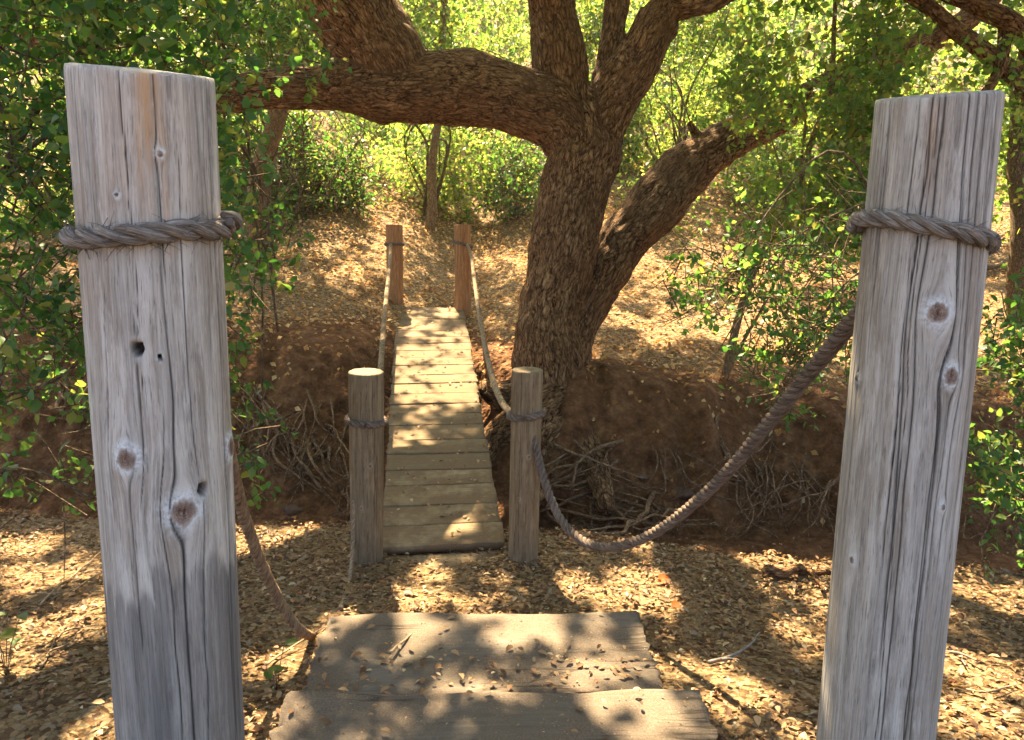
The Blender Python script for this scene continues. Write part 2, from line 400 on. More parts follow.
def plank_mat(name, tint, dirt=.0, dirtcol=(.26, .17, .10), sx=70, grit=False):
    m, nt, b, out = mat(name); n = N(nt)
    tc = n.new('ShaderNodeTexCoord'); oi = n.new('ShaderNodeObjectInfo'); p = tc.outputs['Object']
    off = n.new('ShaderNodeVectorMath', operation='MULTIPLY_ADD'); cmb = n.new('ShaderNodeCombineXYZ')
    n.lk(oi.outputs['Random'], cmb.inputs[0]); n.lk(oi.outputs['Random'], cmb.inputs[1]); n.lk(cmb.outputs[0], off.inputs[0]); off.inputs[1].default_value = (31, 17, 0); n.lk(p, off.inputs[2])
    v = off.outputs[0]
    s1 = n.noise(n.mapping(v, (2.5, sx, 20)), 1, 5, .6, .3); s2 = n.noise(n.mapping(v, (7, sx * 2.6, 60)), 1, 4, .6)
    t = lambda k: tuple(tint[i] * k for i in range(3))
    col = n.ramp(n.math('ADD', n.math('MULTIPLY', s1, .6), n.math('MULTIPLY', s2, .4)), [(.28, t(.4)), (.45, t(.8)), (.6, t(1.05)), (.78, t(1.45))])
    col = n.mix(n.ramp(n.noise(v, 4, 5, .6), [(.4, 0), (.7, .6)]), col, (tint[0] * .75, tint[1] * .68, tint[2] * .52))
    rb = n.math('ADD', n.math('MULTIPLY', oi.outputs['Random'], .5), .75)
    bc = n.new('ShaderNodeVectorMath', operation='SCALE'); n.lk(col, bc.inputs[0]); n.lk(rb, bc.inputs['Scale']); col = bc.outputs[0]
    if dirt > 0:
        dn = n.math('ADD', n.noise(p, 3.2, 6, .62), n.math('MULTIPLY', n.noise(p, 26, 4, .6), .22))
        d = n.ramp(dn, [(.62 - dirt * .3, 0), (.80 - dirt * .3, .92)])
        gr = n.ramp(n.noise(p, 160, 3, .7), [(.3, tuple(c * .6 for c in dirtcol)), (.7, tuple(c * 1.25 for c in dirtcol))])
        col = n.mix(d, col, gr)
    n.lk(col, b.inputs['Base Color']); rough(b, .88, .15)
    h = n.math('ADD', s1, n.math('MULTIPLY', s2, .8))
    if grit:
        vz = n.voro(p, 75); gr2 = n.ramp(vz, [(.12, 1), (.26, 0)]); pick = n.ramp(n.noise(p, 22, 3, .6), [(.5, 0), (.6, 1)])
        gm = n.math('MULTIPLY', gr2, pick)
        col = n.mix(n.math('MULTIPLY', gm, .7), col, n.ramp(n.voro(p, 75, 'F1', 'Color'), [(.2, (.05, .035, .025)), (.8, (.36, .29, .22))]))
        ck = n.ramp(n.math('ABSOLUTE', n.math('SUBTRACT', n.noise(n.mapping(p, (1.1, 11, 4), (2, 5, 0)), 1, 4, .55, .3), .5)), [(0, 1), (.012, .8), (.03, 0)])
        ck = n.math('MULTIPLY', ck, n.ramp(n.noise(p, 2.2, 2, .5), [(.52, 0), (.62, .6)]))
        col = n.mix(ck, col, (.025, .018, .014))
        h = n.math('ADD', n.math('MULTIPLY', h, .6), n.math('ADD', n.math('MULTIPLY', gm, .6), n.math('ADD', n.math('MULTIPLY', n.noise(p, 150, 4, .7), .8), n.math('MULTIPLY', ck, -1.5))))
        n.lk(col, b.inputs['Base Color'])
    n.lk(n.bump(h, .55, .006), b.inputs['Normal'])
    return m
M_DECK = plank_mat('bridge_board_timber', (.235, .178, .105), .5, (.15, .10, .055))
M_BEAM = plank_mat('bridge_beam_timber', (.15, .10, .06))
M_STEP = plank_mat('step_board_timber', (.145, .125, .102), .56, (.135, .104, .076), 42, True)

def rope_mat(name, lo, hi):
    m, nt, b, out = mat(name); n = N(nt)
    at = n.attr('bark').outputs['Vector']
    f = n.noise(n.mapping(at, (420, 420, 22)), 1, 4, .75, .6); g = n.noise(n.mapping(at, (60, 60, 16)), 1, 5, .7)
    c = n.ramp(n.math('ADD', n.math('MULTIPLY', f, .65), n.math('MULTIPLY', g, .35)), [(.36, tuple(x * .25 for x in lo)), (.48, lo), (.60, hi), (.72, tuple(x * 1.4 for x in hi))])
    n.lk(c, b.inputs['Base Color']); rough(b, .95, .1)
    n.lk(n.bump(f, .8, .006), b.inputs['Normal'])
    return m
M_ROPE_GREY = rope_mat('weathered_grey_rope', (.175, .148, .122), (.36, .32, .28))
M_ROPE_BROWN = rope_mat('weathered_brown_rope', (.135, .10, .078), (.26, .205, .165))
M_ROPE_WARM = rope_mat('weathered_warm_brown_rope', (.21, .13, .075), (.40, .265, .155))
M_ROPE_TAN = rope_mat('tan_rope', (.26, .185, .11), (.48, .37, .25))  # lighter tan fibre colours

def stone_mat():
    m, nt, b, out = mat('gully_stone'); n = N(nt); p = n.new('ShaderNodeTexCoord').outputs['Object']
    n.lk(n.ramp(n.noise(p, 12, 6, .65), [(.3, (.06, .035, .022)), (.7, (.19, .12, .085))]), b.inputs['Base Color']); rough(b, .9, .15)
    n.lk(n.bump(n.noise(p, 30, 5, .7), .6, .02), b.inputs['Normal']); return m
M_STONE = stone_mat()

# ------------------------------------------------------------------ ground
def axis(segs):
    out = []
    for a, b, n in segs: out.append(np.linspace(a, b, n, endpoint=False))
    out.append([segs[-1][1]]); return np.concatenate(out)
gx = axis([(-70, -12, 30), (-12, -4.5, 70), (-4.5, 4.5, 260), (4.5, 12, 70), (12, 70, 30)])
gy = axis([(-25, 0.5, 30), (0.5, 4.0, 90), (4.0, 9.5, 200), (9.5, 22, 120), (22, 110, 60)])
X, Y = np.meshgrid(gx, gy)
Z = H(X, Y)
# overhang-like crumble on the bank face
tf = np.clip((Y - yT(X)) / (yL(X) - yT(X)), 0, 1); fm = np.sin(np.pi * tf)
Y2 = Y + fm * 0.10 * fbm(X * 3, Z * 5, 0, 77, 3)
nx = len(gx); ny = len(gy)
ii = (np.arange(ny - 1)[:, None] * nx + np.arange(nx - 1)[None, :]).ravel()
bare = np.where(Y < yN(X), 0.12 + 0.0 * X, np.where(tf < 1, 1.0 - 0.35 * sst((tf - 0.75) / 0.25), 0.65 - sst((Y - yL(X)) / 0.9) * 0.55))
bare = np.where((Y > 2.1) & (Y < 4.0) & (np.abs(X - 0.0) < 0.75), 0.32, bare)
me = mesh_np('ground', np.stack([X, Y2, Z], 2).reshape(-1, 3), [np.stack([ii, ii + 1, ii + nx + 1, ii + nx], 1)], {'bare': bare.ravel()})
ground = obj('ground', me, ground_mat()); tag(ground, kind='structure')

# ------------------------------------------------------------------ haze volume added for a warm glow and lifted shadows
hv = np.array([[x, y, z] for x in (-72, 72) for y in (-27, 112) for z in (-2.5, 40)], float)
hm, hnt, hb, hout = mat('added_glow_haze'); hnt.nodes.remove(hb)
pv = hnt.nodes.new('ShaderNodeVolumePrincipled'); pv.inputs['Color'].default_value = (1, .95, .84, 1)
pv.inputs['Density'].default_value = .0010; pv.inputs['Anisotropy'].default_value = .45
hnt.links.new(pv.outputs[0], hout.inputs['Volume'])
tag(obj('haze', mesh_np('haze', hv, [np.array([[0, 1, 3, 2], [4, 6, 7, 5], [0, 4, 5, 1], [2, 3, 7, 6], [0, 2, 6, 4], [1, 5, 7, 3]])], smooth=False), hm), 'added haze volume giving a warm glow under the trees', 'haze', kind='stuff')

# ------------------------------------------------------------------ timber posts
def make_post(name, label, top, bot, r, mt, knots=(), holes=(), ncrack=22, seed=1, group=None, tan=(), stain=None, nseg=320, nrow=260, chips=0.5, rec=None, dcrack=1.0, cut=0.0):
    r_ = np.random.default_rng(seed)
    top = np.asarray(top); bot = np.asarray(bot)
    ax = top - bot; L = np.linalg.norm(ax); ax = ax / L
    toc = EYE - bot; e1 = toc - ax * np.dot(toc, ax); e1 /= np.linalg.norm(e1)       # faces the viewer's path
    e2 = np.cross(ax, e1)
    e2 = -e2 if np.dot(e2, CM[:, 0]) < 0 else e2                                        # + is to the right
    nf = int(nseg * .74)
    ph = np.concatenate([np.linspace(-1.75, 1.75, nf, endpoint=False), np.linspace(1.75, 2 * np.pi - 1.75, nseg - nf, endpoint=False)])
    s = np.linspace(0, L, nrow)
    A, S = np.meshgrid(ph, s)
    u = np.where(A > np.pi, A - 2 * np.pi, A) * r
    g = u + 0.007 * fbm(S * 1.3, np.cos(A) * 1.3, np.sin(A) * 1.3, seed, 3)
    kcr = np.zeros(A.shape); kn = np.full(A.shape, 9.0); bul = np.zeros(A.shape)
    for (ku, ks, kr) in knots:
        du, ds = u - ku, (S - ks)
        d2 = du ** 2 + (0.42 * ds) ** 2
        g = g - du * np.minimum(kr ** 2 * .6 / (d2 + kr ** 2 * .25), 0.9)
        dist = np.sqrt(du ** 2 + (0.85 * ds) ** 2) / kr * (1 + .22 * fbm(u * 45, S * 45, 0, seed, 3)) + .10 * vn(u * 300, S * 300, 0, seed)
        th = np.arctan2(ds, du) + .35 * vn(dist * 3, ku * 9, 0, seed)
        kcr = np.maximum(kcr, np.exp(-(np.minimum(np.abs(np.sin(th * 1.5 + ku * 90)), 1) * dist * kr / .0009) ** 2) * (dist < .75) * np.exp(-dist * 1.2))
        kn = np.minimum(kn, dist)
        bul += 0.006 * np.exp(-(dist / 1.1) ** 2) - 0.004 * np.exp(-(dist / .35) ** 2)
    rad = np.full(A.shape, float(r))
    rad += r * (0.022 if nseg > 200 else .075) * fbm(np.cos(A) * 1.1, np.sin(A) * 1.1, S * .7, seed + 3, 3) + bul
    grain = vn(g * 330, S * 1.5, 0, seed + 9) * .0006 + vn(g * 110, S * .9, 0, seed + 10) * .0009
    rad += grain * (r / .125)
    crack = kcr * .9
    for k in range(ncrack):
        g0 = r_.uniform(-np.pi * r, np.pi * r) if k > ncrack * .6 else r_.uniform(-1.45 * r, 1.45 * r)
        long = r_.random() < .45
        ln = L * (r_.uniform(.5, 1.3) if long else r_.uniform(.10, .4)); s0 = r_.uniform(-.3 * L, L * .95)
        if r_.random() < .45: s0 = L - ln * r_.uniform(.6, 1.0)
        w = r_.uniform(.0005, .0014) * (1.25 if long else .85) * (r / .125) ** .5
        gc = g0 + .003 * vn(S * 2.2, k * 3.3, 0, seed + 40) + .0025 * vn(S * 11, k * 1.7, 0, seed + 41)
        en = sst((S - s0) / (.12 * ln)) * sst((s0 + ln - S) / (.25 * ln))
        for (hu, hs, hr) in holes: en = en * sst((np.sqrt((u - hu) ** 2 + ((S - hs) * .6) ** 2) / hr - 1.1) / .8)
        prof = np.exp(-((g - gc) / (w * (.5 + .5 * en))) ** 2) * en * (kn > .75)
        crack = np.maximum(crack, prof); 
    rad -= crack * .0048 * (r / .125)
    for (hu, hs, hr) in holes:
        d = np.sqrt((u - hu) ** 2 + (S - hs) ** 2) / hr
        h = sst((1.25 - d) / .4); rad -= h * .030; crack = np.maximum(crack, h)
    tanv = np.zeros(A.shape)
    for (tu, ts, tw, tl, am) in tan:
        tanv = np.maximum(tanv, am * np.exp(-((g - tu) / tw) ** 2) * sst(1.3 - np.abs(S - ts) / tl) * (.6 + .4 * vn(g * 160, S * 6, 0, 3)))
    st = np.zeros(A.shape)
    if stain is not None:
        edge = stain + .05 * vn(np.floor(g * 38), 5.5, 0, seed) - .025 * (np.abs((g * 38) % 1 - .5) * 2) ** 3 + .02 * vn(g * 25, 1, 0, 4)
        st = sst((edge - S) / .03) * (.75 + .25 * vn(g * 30, S * 3, 0, 2))
    # rim: slightly worn edge and a cap
    rad = rad - r * .012 * sst((S - (L - r * .10)) / (r * .10)) ** 2
    ax_s = S - cut * np.cos(A) * sst((S - L + .3) / .3) + (S > L * .98) * .004 * vn(u * 60, 2.2, 0, seed + 5)
    V = bot + ax_s[..., None] * ax + (rad * np.cos(A))[..., None] * e1 + (rad * np.sin(A))[..., None] * e2
    V = V.reshape(-1, 3); n = nseg
    i = (np.arange(nrow - 1) * n)[:, None]; j = np.arange(n)[None, :]; k = (j + 1) % n
    Q = [np.stack(np.broadcast_arrays(i + j, i + k, i + n + k, i + n + j), 2).reshape(-1, 4)]
    at = {'grain': [np.stack([g, S, 0 * S], 2).reshape(-1, 3)], 'crack': [np.minimum(crack * dcrack, .93).ravel()], 'knot': [np.minimum(kn, 1.5).ravel() / 1.5], 'tan': [tanv.ravel()], 'stain': [st.ravel()]}
    base = (nrow - 1) * n; vs = [V]; tot = len(V)
    lastr = rad[-1]
    for q, f in enumerate((.93, .8, .62, .42, .22, .06)):
        rr = lastr * f; a = ph
        dep = .004 * (1 - f) + .0015 * vn(rr * np.cos(a) * 200, rr * np.sin(a) * 200, 0, seed)
        ring = bot + (L + .003 + dep - cut * f * np.cos(a))[:, None] * ax + (rr * np.cos(a))[:, None] * e1 + (rr * np.sin(a))[:, None] * e2
        vs.append(ring); jj = np.arange(n); kk = (jj + 1) % n
        Q.append(np.stack([base + jj, base + kk, tot + kk, tot + jj], 1)); base = tot; tot += n
        at['grain'].append(np.stack([rr, rr * 0 + .3, 0 * rr], 1) + 0.0)
        ck = np.exp(-(((a * 5 + .5 * vn(a * 3, f * 3, 0, seed)) % (2 * np.pi) - 3.1) / (.10 / max(f, .2))) ** 2) * (f < .9) * .7
        at['crack'].append(ck); at['knot'].append(np.ones(n)); at['tan'].append(np.zeros(n)); at['stain'].append(np.zeros(n))
    tri = np.arange(n); vs.append((bot + (L + .006) * ax)[None]); T = np.stack([base + tri, base + (tri + 1) % n, np.full(n, tot)], 1)
    for kx, val in (('grain', np.zeros((1, 3))), ('crack', np.zeros(1)), ('knot', np.ones(1)), ('tan', np.zeros(1)), ('stain', np.zeros(1))): at[kx].append(val)
    V = np.vstack(vs)
    at = {kx: (np.vstack(a) if kx == 'grain' else np.concatenate(a)) for kx, a in at.items()}
    me = mesh_np(name, V - bot, Q + [T], at)
    o = obj(name, me, mt); o.location = bot.tolist()
    tag(o, label, 'post', group)
    return dict(o=o, bot=bot, ax=ax, L=L, r=r, e1=e1, e2=e2)

def extend_to(top, vis, z):
    d = vis - top; t = (z - top[2]) / d[2]
    return top + d * t

KNOT = 1.5
tL, bL = P(142, 73, 1.24), P(183, 740, 1.435)
tR, bR = P(938, 97, 1.48), P(874, 740, 1.60)
def on_post(top, bot, r, px, py):
    """(across, along) of a photographed mark on the post's viewer side"""
    ax = top - bot; L = np.linalg.norm(ax); ax = ax / L
    toc = EYE - bot; e1 = unit(toc - ax * np.dot(toc, ax)); e2 = np.cross(ax, e1)
    e2 = -e2 if np.dot(e2, CM[:, 0]) < 0 else e2
    d = P(px, py, 1.0) - EYE; d /= np.linalg.norm(d)
    o = EYE - bot; dp = d - ax * np.dot(d, ax); op = o - ax * np.dot(o, ax)
    a, b, c = dp @ dp, 2 * dp @ op, op @ op - r * r
    disc = max(b * b - 4 * a * c, 0); t = (-b - math.sqrt(disc)) / (2 * a)
    q = o + d * t
    return math.atan2(q @ e2, q @ e1) * r, float(q @ ax)
fL, fR = extend_to(tL, bL, .42), extend_to(tR, bR, .38)
RL, RR = .1125, .1125
kl = [(*on_post(tL, fL, RL, *p), k) for p, k in (((183, 511), .030), ((127, 459), .024), ((229, 447), .022), ((159, 146), .008), ((117, 192), .005), ((160, 357), .006))]
hl = [(*on_post(tL, fL, RL, *p), k) for p, k in (((137, 349), .0095), ((203, 489), .009), ((160, 358), .003))]
tl_ = on_post(tL, fL, RL, 148, 92)
SL = on_post(tL, fL, RL, 170, 575)[1]
post_l = make_post('timber_post', 'tall silvery weathered timber post in left foreground with white ringed knots and two bolt holes', tL, fL, RL, M_POST_L, kl, hl, 32, 5,
                   'tall timber posts flanking the path', [(tl_[0], tl_[1], .020, .12, .95), (tl_[0] - .012, tl_[1] - .10, .012, .12, .7), (tl_[0] - .05, tl_[1] - .06, .02, .16, .3), (tl_[0] + .045, tl_[1] - .06, .02, .14, .3), (tl_[0] + .02, tl_[1] - .17, .008, .08, .35)], SL, cut=.021)
kr_ = [(*on_post(tR, fR, RR, *p), k) for p, k in (((938, 313), .026), ((951, 376), .021), ((858, 378), .010), ((942, 507), .009), ((853, 560), .009))]
tr_ = on_post(tR, fR, RR, 932, 140)
print('SL', SL, np.linalg.norm(tL - fL), on_post(tL, fL, RL, 183, 739))
SR = on_post(tR, fR, RR, 880, 660)[1]
post_r = make_post('timber_post', 'tall grey weathered timber post in right foreground with two round brown knots', tR, fR, RR, M_POST_R, kr_, [], 38, 19,
                   'tall timber posts flanking the path', [(tr_[0], tr_[1], .008, .12, .4)], None, cut=.027)
def short_post(label, px0, py0, z0, px1, py1, z1, r, mt, seed, name='bridge_post'):
    t, b = P(px0, py0, z0), P(px1, py1, z1); b2 = b + (b - t) * .12
    return make_post(name, label, t, b2, r, mt, [(.02, .75, .012), (-.03, .5, .01)], [], 22, seed, 'short posts at the corners of the bridge', nseg=150, nrow=130, dcrack=.8)
pbl = short_post('short brown timber post at near left corner of bridge', 366, 372, 4.08, 367, 560, 4.33, .094, M_POST_B, 31)
pbr = short_post('short brown timber post at near right corner of bridge, in front of oak trunk', 527.5, 370, 4.10, 523, 553, 4.33, .086, M_POST_B, 37)
pfl = short_post('small timber post tinted sunlit orange at far left corner of bridge', 394, 225, 9.35, 395.5, 312, 9.5, .105, M_POST_F, 41)
pfr = short_post('small timber post tinted sunlit orange at far right corner of bridge', 462.5, 225, 9.35, 463, 312, 9.5, .105, M_POST_F, 43)

# ------------------------------------------------------------------ ropes
def rope_geo(geo, path, R, pitch=.125, seg=9, phase=0.0, step=.008, ends=True):
    L = spline(path, 8)[1]
    c, L = spline(path, max(12, int(L / step)))
    t, Nn, B = frames(c)
    s = np.linspace(0, L, len(c))
    for k in range(3):
        a = 2 * np.pi * (s / pitch + k / 3) + phase
        w = R * .55 * (1 + .06 * vn(s * 9, k * 7.7, 0, 3))
        cc = c + w[:, None] * (np.cos(a)[:, None] * Nn + np.sin(a)[:, None] * B)
        rr = R * .53 * (1 + .10 * vn(s * 14, k * 3.1, 1, 5) + .05 * vn(s * 50, k * 2.1, 1, 6))
        geo.tube(cc, rr, seg)
def lie(path, amp, sd_):
    p = np.array(path, float); t = np.linspace(0, 1, len(p))
    return p + amp * np.stack([vn(t * 9, q * 3.3, 0, sd_) for q in range(3)], 1)
def fuzz(geo, path, R, n, ln=.02):
    c, L = spline(path, 200)
    t, Nn, B = frames(c)
    for i in rng.integers(0, 200, n):
        a = rng.uniform(0, 6.28); o = np.cos(a) * Nn[i] + np.sin(a) * B[i]
        p0 = c[i] + o * R * .95; d = unit(o * .55 + t[i] * rng.choice([-1, 1]) + rng.normal(size=3) * .35)
        l = ln * rng.uniform(.5, 1.4)
        geo.tube(np.array([p0, p0 + d * l * .5, p0 + d * l + np.array([0, 0, -.08 * l])]), [.0008, .0006, .0003], 3, False)
def ring_path(post, s0, tilt_r, tilt_f, gap, a0, a1, n=28):
    """loop round a post: a is the angle from the viewer side, + to the right"""
    a = np.linspace(a0, a1, n)
    rr = post['r'] + gap
    return post['bot'] + (s0 + tilt_r * np.sin(a) + tilt_f * np.cos(a))[:, None] * post['ax'] + (rr * np.cos(a))[:, None] * post['e1'] + (rr * np.sin(a))[:, None] * post['e2']
def along(post, px, py): return on_post(post['bot'] + post['ax'] * post['L'], post['bot'], post['r'], px, py)[1]

RO = .0172
# right rope: tall right post -> near right bridge post -> far right bridge post
rr = thing('handrail_rope', 'thick twisted rope sagging from tall right post to the bridge, then along its right side', 'rope', post_r['bot'], 'rope handrails along the bridge')
g1 = Geo(); w1 = ring_path(post_r, along(post_r, 925, 226), -.022, 0.0, RO * .45, -2.6, 3.3, 40); w1 = lie(w1, .006, 3); rope_geo(g1, w1, RO)
wk = ring_path(post_r, along(post_r, 925, 226) + .012, -.016, 0, RO * 1.1, -2.3, -1.2, 14); wk[:, 2] -= .02 * np.linspace(0, 1, 14); rope_geo(g1, wk, RO * .95)
fuzz(g1, w1, RO, 420, .024); obj('rope_wrap', g1.mesh('rope_wrap', post_r['bot']), M_ROPE_GREY, rr)
backR = post_r['bot'] + post_r['ax'] * (along(post_r, 925, 226) - .01) - post_r['e1'] * .155
g2 = Geo(); sp = np.array([backR, P(880, 288, 1.72), P(855, 318, 1.86), P(815, 366, 2.12), P(770, 421, 2.42), P(728, 471, 2.75), P(690, 507, 3.05), P(650, 535, 3.35), P(612, 547, 3.62), P(583, 541, 3.82), P(560, 518, 3.97), P(545, 483, 4.06), P(536, 448, 4.12), P(528, 419, 4.12) - pbr['e1'] * .0])
rope_geo(g2, sp, .0225, .105); fuzz(g2, sp, .0225, 260, .02); obj('rope_span', g2.mesh('rope_span', post_r['bot']), M_ROPE_BROWN, rr)
g3 = Geo(); w3 = ring_path(pbr, along(pbr, 526, 418), .012, 0, RO * .4, 0, 6.1, 34); rope_geo(g3, w3, .02, .09, 7); obj('rope_wrap', g3.mesh('rope_wrap', post_r['bot']), M_ROPE_BROWN, rr)
g4 = Geo(); sp4 = np.array([P(524, 413, 4.25), P(511, 413, 4.45), P(497, 392, 5.0), P(487, 356, 5.8), P(480, 318, 6.9), P(475, 285, 8.1), P(471.5, 258, 9.0), P(467, 244, 9.3)])
rope_geo(g4, sp4, .022, .10, 6, step=.015); obj('rope_span', g4.mesh('rope_span', post_r['bot']), M_ROPE_TAN, rr)
g5 = Geo(); rope_geo(g5, ring_path(pfr, along(pfr, 462.5, 244), -.03, 0, RO * .4, 0, 6.1, 26), .022, .1, 6, step=.015); obj('rope_wrap', g5.mesh('rope_wrap', post_r['bot']), M_ROPE_BROWN, rr)
# left foreground rope: tied round the tall left post, its loose end on the ground
rl = thing('handrail_rope', 'grey rope tied around tall left post with its loose end hanging down to the ground', 'rope', post_l['bot'], 'rope handrails along the bridge')
aL = along(post_l, 150, 231)
g1 = Geo(); w1 = ring_path(post_l, aL, .014, -.008, RO * .45, -3.4, 2.4, 40); w1 = lie(w1, .006, 4); rope_geo(g1, w1, RO)
wk = ring_path(post_l, aL + .012, .012, 0, RO * 1.25, 1.0, 2.9, 16); wk[:, 2] -= .03 * np.linspace(0, 1, 16) ** 2; rope_geo(g1, wk, RO * .9)
fuzz(g1, w1, RO, 420, .024); obj('rope_wrap', g1.mesh('rope_wrap', post_l['bot']), M_ROPE_GREY, rl)
backL = post_l['bot'] + post_l['ax'] * (aL - .03) - post_l['e1'] * .155
e = G(313, 641)
g2 = Geo(); sp = np.array([backL, P(212, 300, 1.75), P(220, 400, 2.0), P(234, 478, 2.3), P(247, 525, 2.52), P(264, 570, 2.74), P(284, 609, 2.95), P(300, 630, 3.05), e + np.array([0, 0, .02])])
rope_geo(g2, sp, .020, .095); fuzz(g2, sp, .02, 40, .012); obj('rope_span', g2.mesh('rope_span', post_l['bot']), M_ROPE_WARM, rl)
# left rope of the bridge
rb = thing('handrail_rope', 'thin tan rope running along the left side of the bridge between its two left posts', 'rope', pbl['bot'], 'rope handrails along the bridge')
g3 = Geo(); rope_geo(g3, ring_path(pbl, along(pbl, 366, 425), -.008, 0, RO * .4, 0, 6.2, 34), .02, .09, 7); obj('rope_wrap', g3.mesh('rope_wrap', pbl['bot']), M_ROPE_BROWN, rb)
g4 = Geo(); rope_geo(g4, np.array([P(372, 425, 4.3), P(377, 400, 4.7), P(380.5, 370, 5.3), P(383, 335, 6.2), P(386, 300, 7.3), P(389, 270, 8.4), P(391, 244, 9.3)]), .022, .1, 6, step=.015); obj('rope_span', g4.mesh('rope_span', pbl['bot']), M_ROPE_TAN, rb)
g5 = Geo(); rope_geo(g5, ring_path(pfl, along(pfl, 394, 244), .0, 0, RO * .4, 0, 6.2, 26), .022, .1, 6, step=.015); obj('rope_wrap', g5.mesh('rope_wrap', pbl['bot']), M_ROPE_BROWN, rb)
g6 = Geo(); rope_geo(g6, np.array([P(354, 500, 4.18), P(353, 545, 4.2), P(349, 585, 4.0), G(341, 612) + np.array([0, 0, .02])]), .013, .05, 6); obj('rope_end', g6.mesh('rope_end', pbl['bot']), M_ROPE_TAN, rb)

# ------------------------------------------------------------------ footbridge
A0 = np.array([-.395, 4.10, .055]); A1 = np.array([-1.06, 9.45, .80])
dv = A1 - A0; BL = np.linalg.norm(dv); bx = dv / BL
side = unit(np.cross(bx, [0, 0, 1])); upv = np.cross(side, bx)
bridge = thing('footbridge', 'narrow plank footbridge sloping up across the gully to the leafy far bank', 'bridge', A0)
BR = Matrix((side.tolist(), bx.tolist(), upv.tolist())).transposed()
bridge.rotation_euler = BR.to_euler()
def plank_mesh(name, w, d, h, seed, nx=26, nd=8, rag=.012, wave=.004):
    r_ = np.random.default_rng(seed)
    xs = np.linspace(-1, 1, nx); be = .06
    pr = np.array([[-1, -1], [-1, 1 - be * 3], [-1 + be, 1]] + [[t, 1] for t in np.linspace(-1 + 2 * be, 1 - 2 * be, nd)] + [[1 - be, 1], [1, 1 - be * 3], [1, -1]])
    m = len(pr)
    Xg = np.repeat(xs[:, None], m, 1) * w / 2; Dg = np.repeat(pr[None, :, 0], nx, 0) * d / 2; Hg = np.repeat(pr[None, :, 1], nx, 0) * h / 2
    edge = np.repeat((np.abs(xs) > .99)[:, None], m, 1)
    Dg = Dg + wave * 1.5 * vn(Xg * 4, Dg * 3 + seed, 0, seed) + .003 * vn(Xg * 25, np.sign(Dg) * 4, 0, seed + 1)
    Hg = Hg + wave * vn(Xg * 3, Dg * 6, seed, seed + 2) * (Hg > 0) + .0015 * vn(Xg * 6, Dg * 130, 0, seed + 3) * (Hg > 0)
    Xg = Xg + edge * np.sign(Xg) * (rag * vn(Dg * 30, 0.5, np.sign(Xg) * 3, seed + 4))
    v = np.stack([Xg, Dg, Hg], 2).reshape(-1, 3)
    i = (np.arange(nx - 1) * m)[:, None]; j = np.arange(m)[None, :]; k = (j + 1) % m
    q = np.stack(np.broadcast_arrays(i + j, i + k, i + m + k, i + m + j), 2).reshape(-1, 4)
    c = np.stack([[Xg[0].mean(), 0, 0], [Xg[-1].mean(), 0, 0]]); n0 = len(v); jj = np.arange(m); kk = (jj + 1) % m
    t = np.vstack([np.stack([np.full(m, n0), kk, jj], 1), np.stack([np.full(m, n0 + 1), (nx - 1) * m + jj, (nx - 1) * m + kk], 1)])
    me = mesh_np(name, np.vstack([v, c]), [q, t])
    return me
pos = 0.0; k = 0
rb_ = np.random.default_rng(8)
while pos < BL - .1:
    d = rb_.uniform(.215, .285); d = min(d, BL - pos)
    f = (pos + d / 2) / BL
    w = .735 + .12 * f + rb_.uniform(-.012, .012)
    o = obj('plank', plank_mesh('plank', w, d - .005, .05, 100 + k, rag=.012, wave=.004), M_DECK, bridge)
    o.location = (rb_.uniform(-.008, .008), pos + d / 2, -.025 + rb_.uniform(-.004, .004)); o.rotation_euler = (rb_.uniform(-.012, .012), rb_.uniform(-.006, .006), rb_.uniform(-.01, .01))
    pos += d; k += 1
for sx in (-.27, .27):
    o = obj('beam', plank_mesh('beam', BL - .1, .10, .17, 300 + int(sx * 100)), M_BEAM, bridge)
    o.location = (sx, BL / 2, -.143); o.rotation_euler = (0, 0, math.pi / 2)
o = obj('sill', plank_mesh('sill', .80, .20, .12, 340), M_DECK, bridge); o.location = (.0, -.13, -.09); o.rotation_euler = (-.12, 0, 0)

# ------------------------------------------------------------------ timber steps
def step(label, pl, pr_, ztop, depth, seed, thick=.13):
    def at(px, py):
        d = P(px, py, 1.0) - EYE; return EYE + d * ((ztop - EYE[2]) / d[2])
    a, b = at(*pl), at(*pr_)
    c = (a + b) / 2; xd = unit(b - a); w = np.linalg.norm(b - a); yd = np.array([-xd[1], xd[0], 0])
    o = obj('timber_step', plank_mesh('timber_step', w, depth, thick, seed, 60, 24, .03, .010), M_STEP)
    o.location = (c - yd * depth / 2 - np.array([0, 0, thick / 2])).tolist(); o.rotation_euler = (0, 0, math.atan2(xd[1], xd[0]))
    tag(o, label, 'step', 'wide timber steps on the path')
    return a, b, depth
st1 = step('dusty timber step nearest the viewer at bottom edge of picture', (292, 690), (699, 687), .34, .42, 401)
st2 = step('dusty timber step between the nearest step and the bridge, leaf strewn', (331, 613), (633, 608), .215, .60, 402)

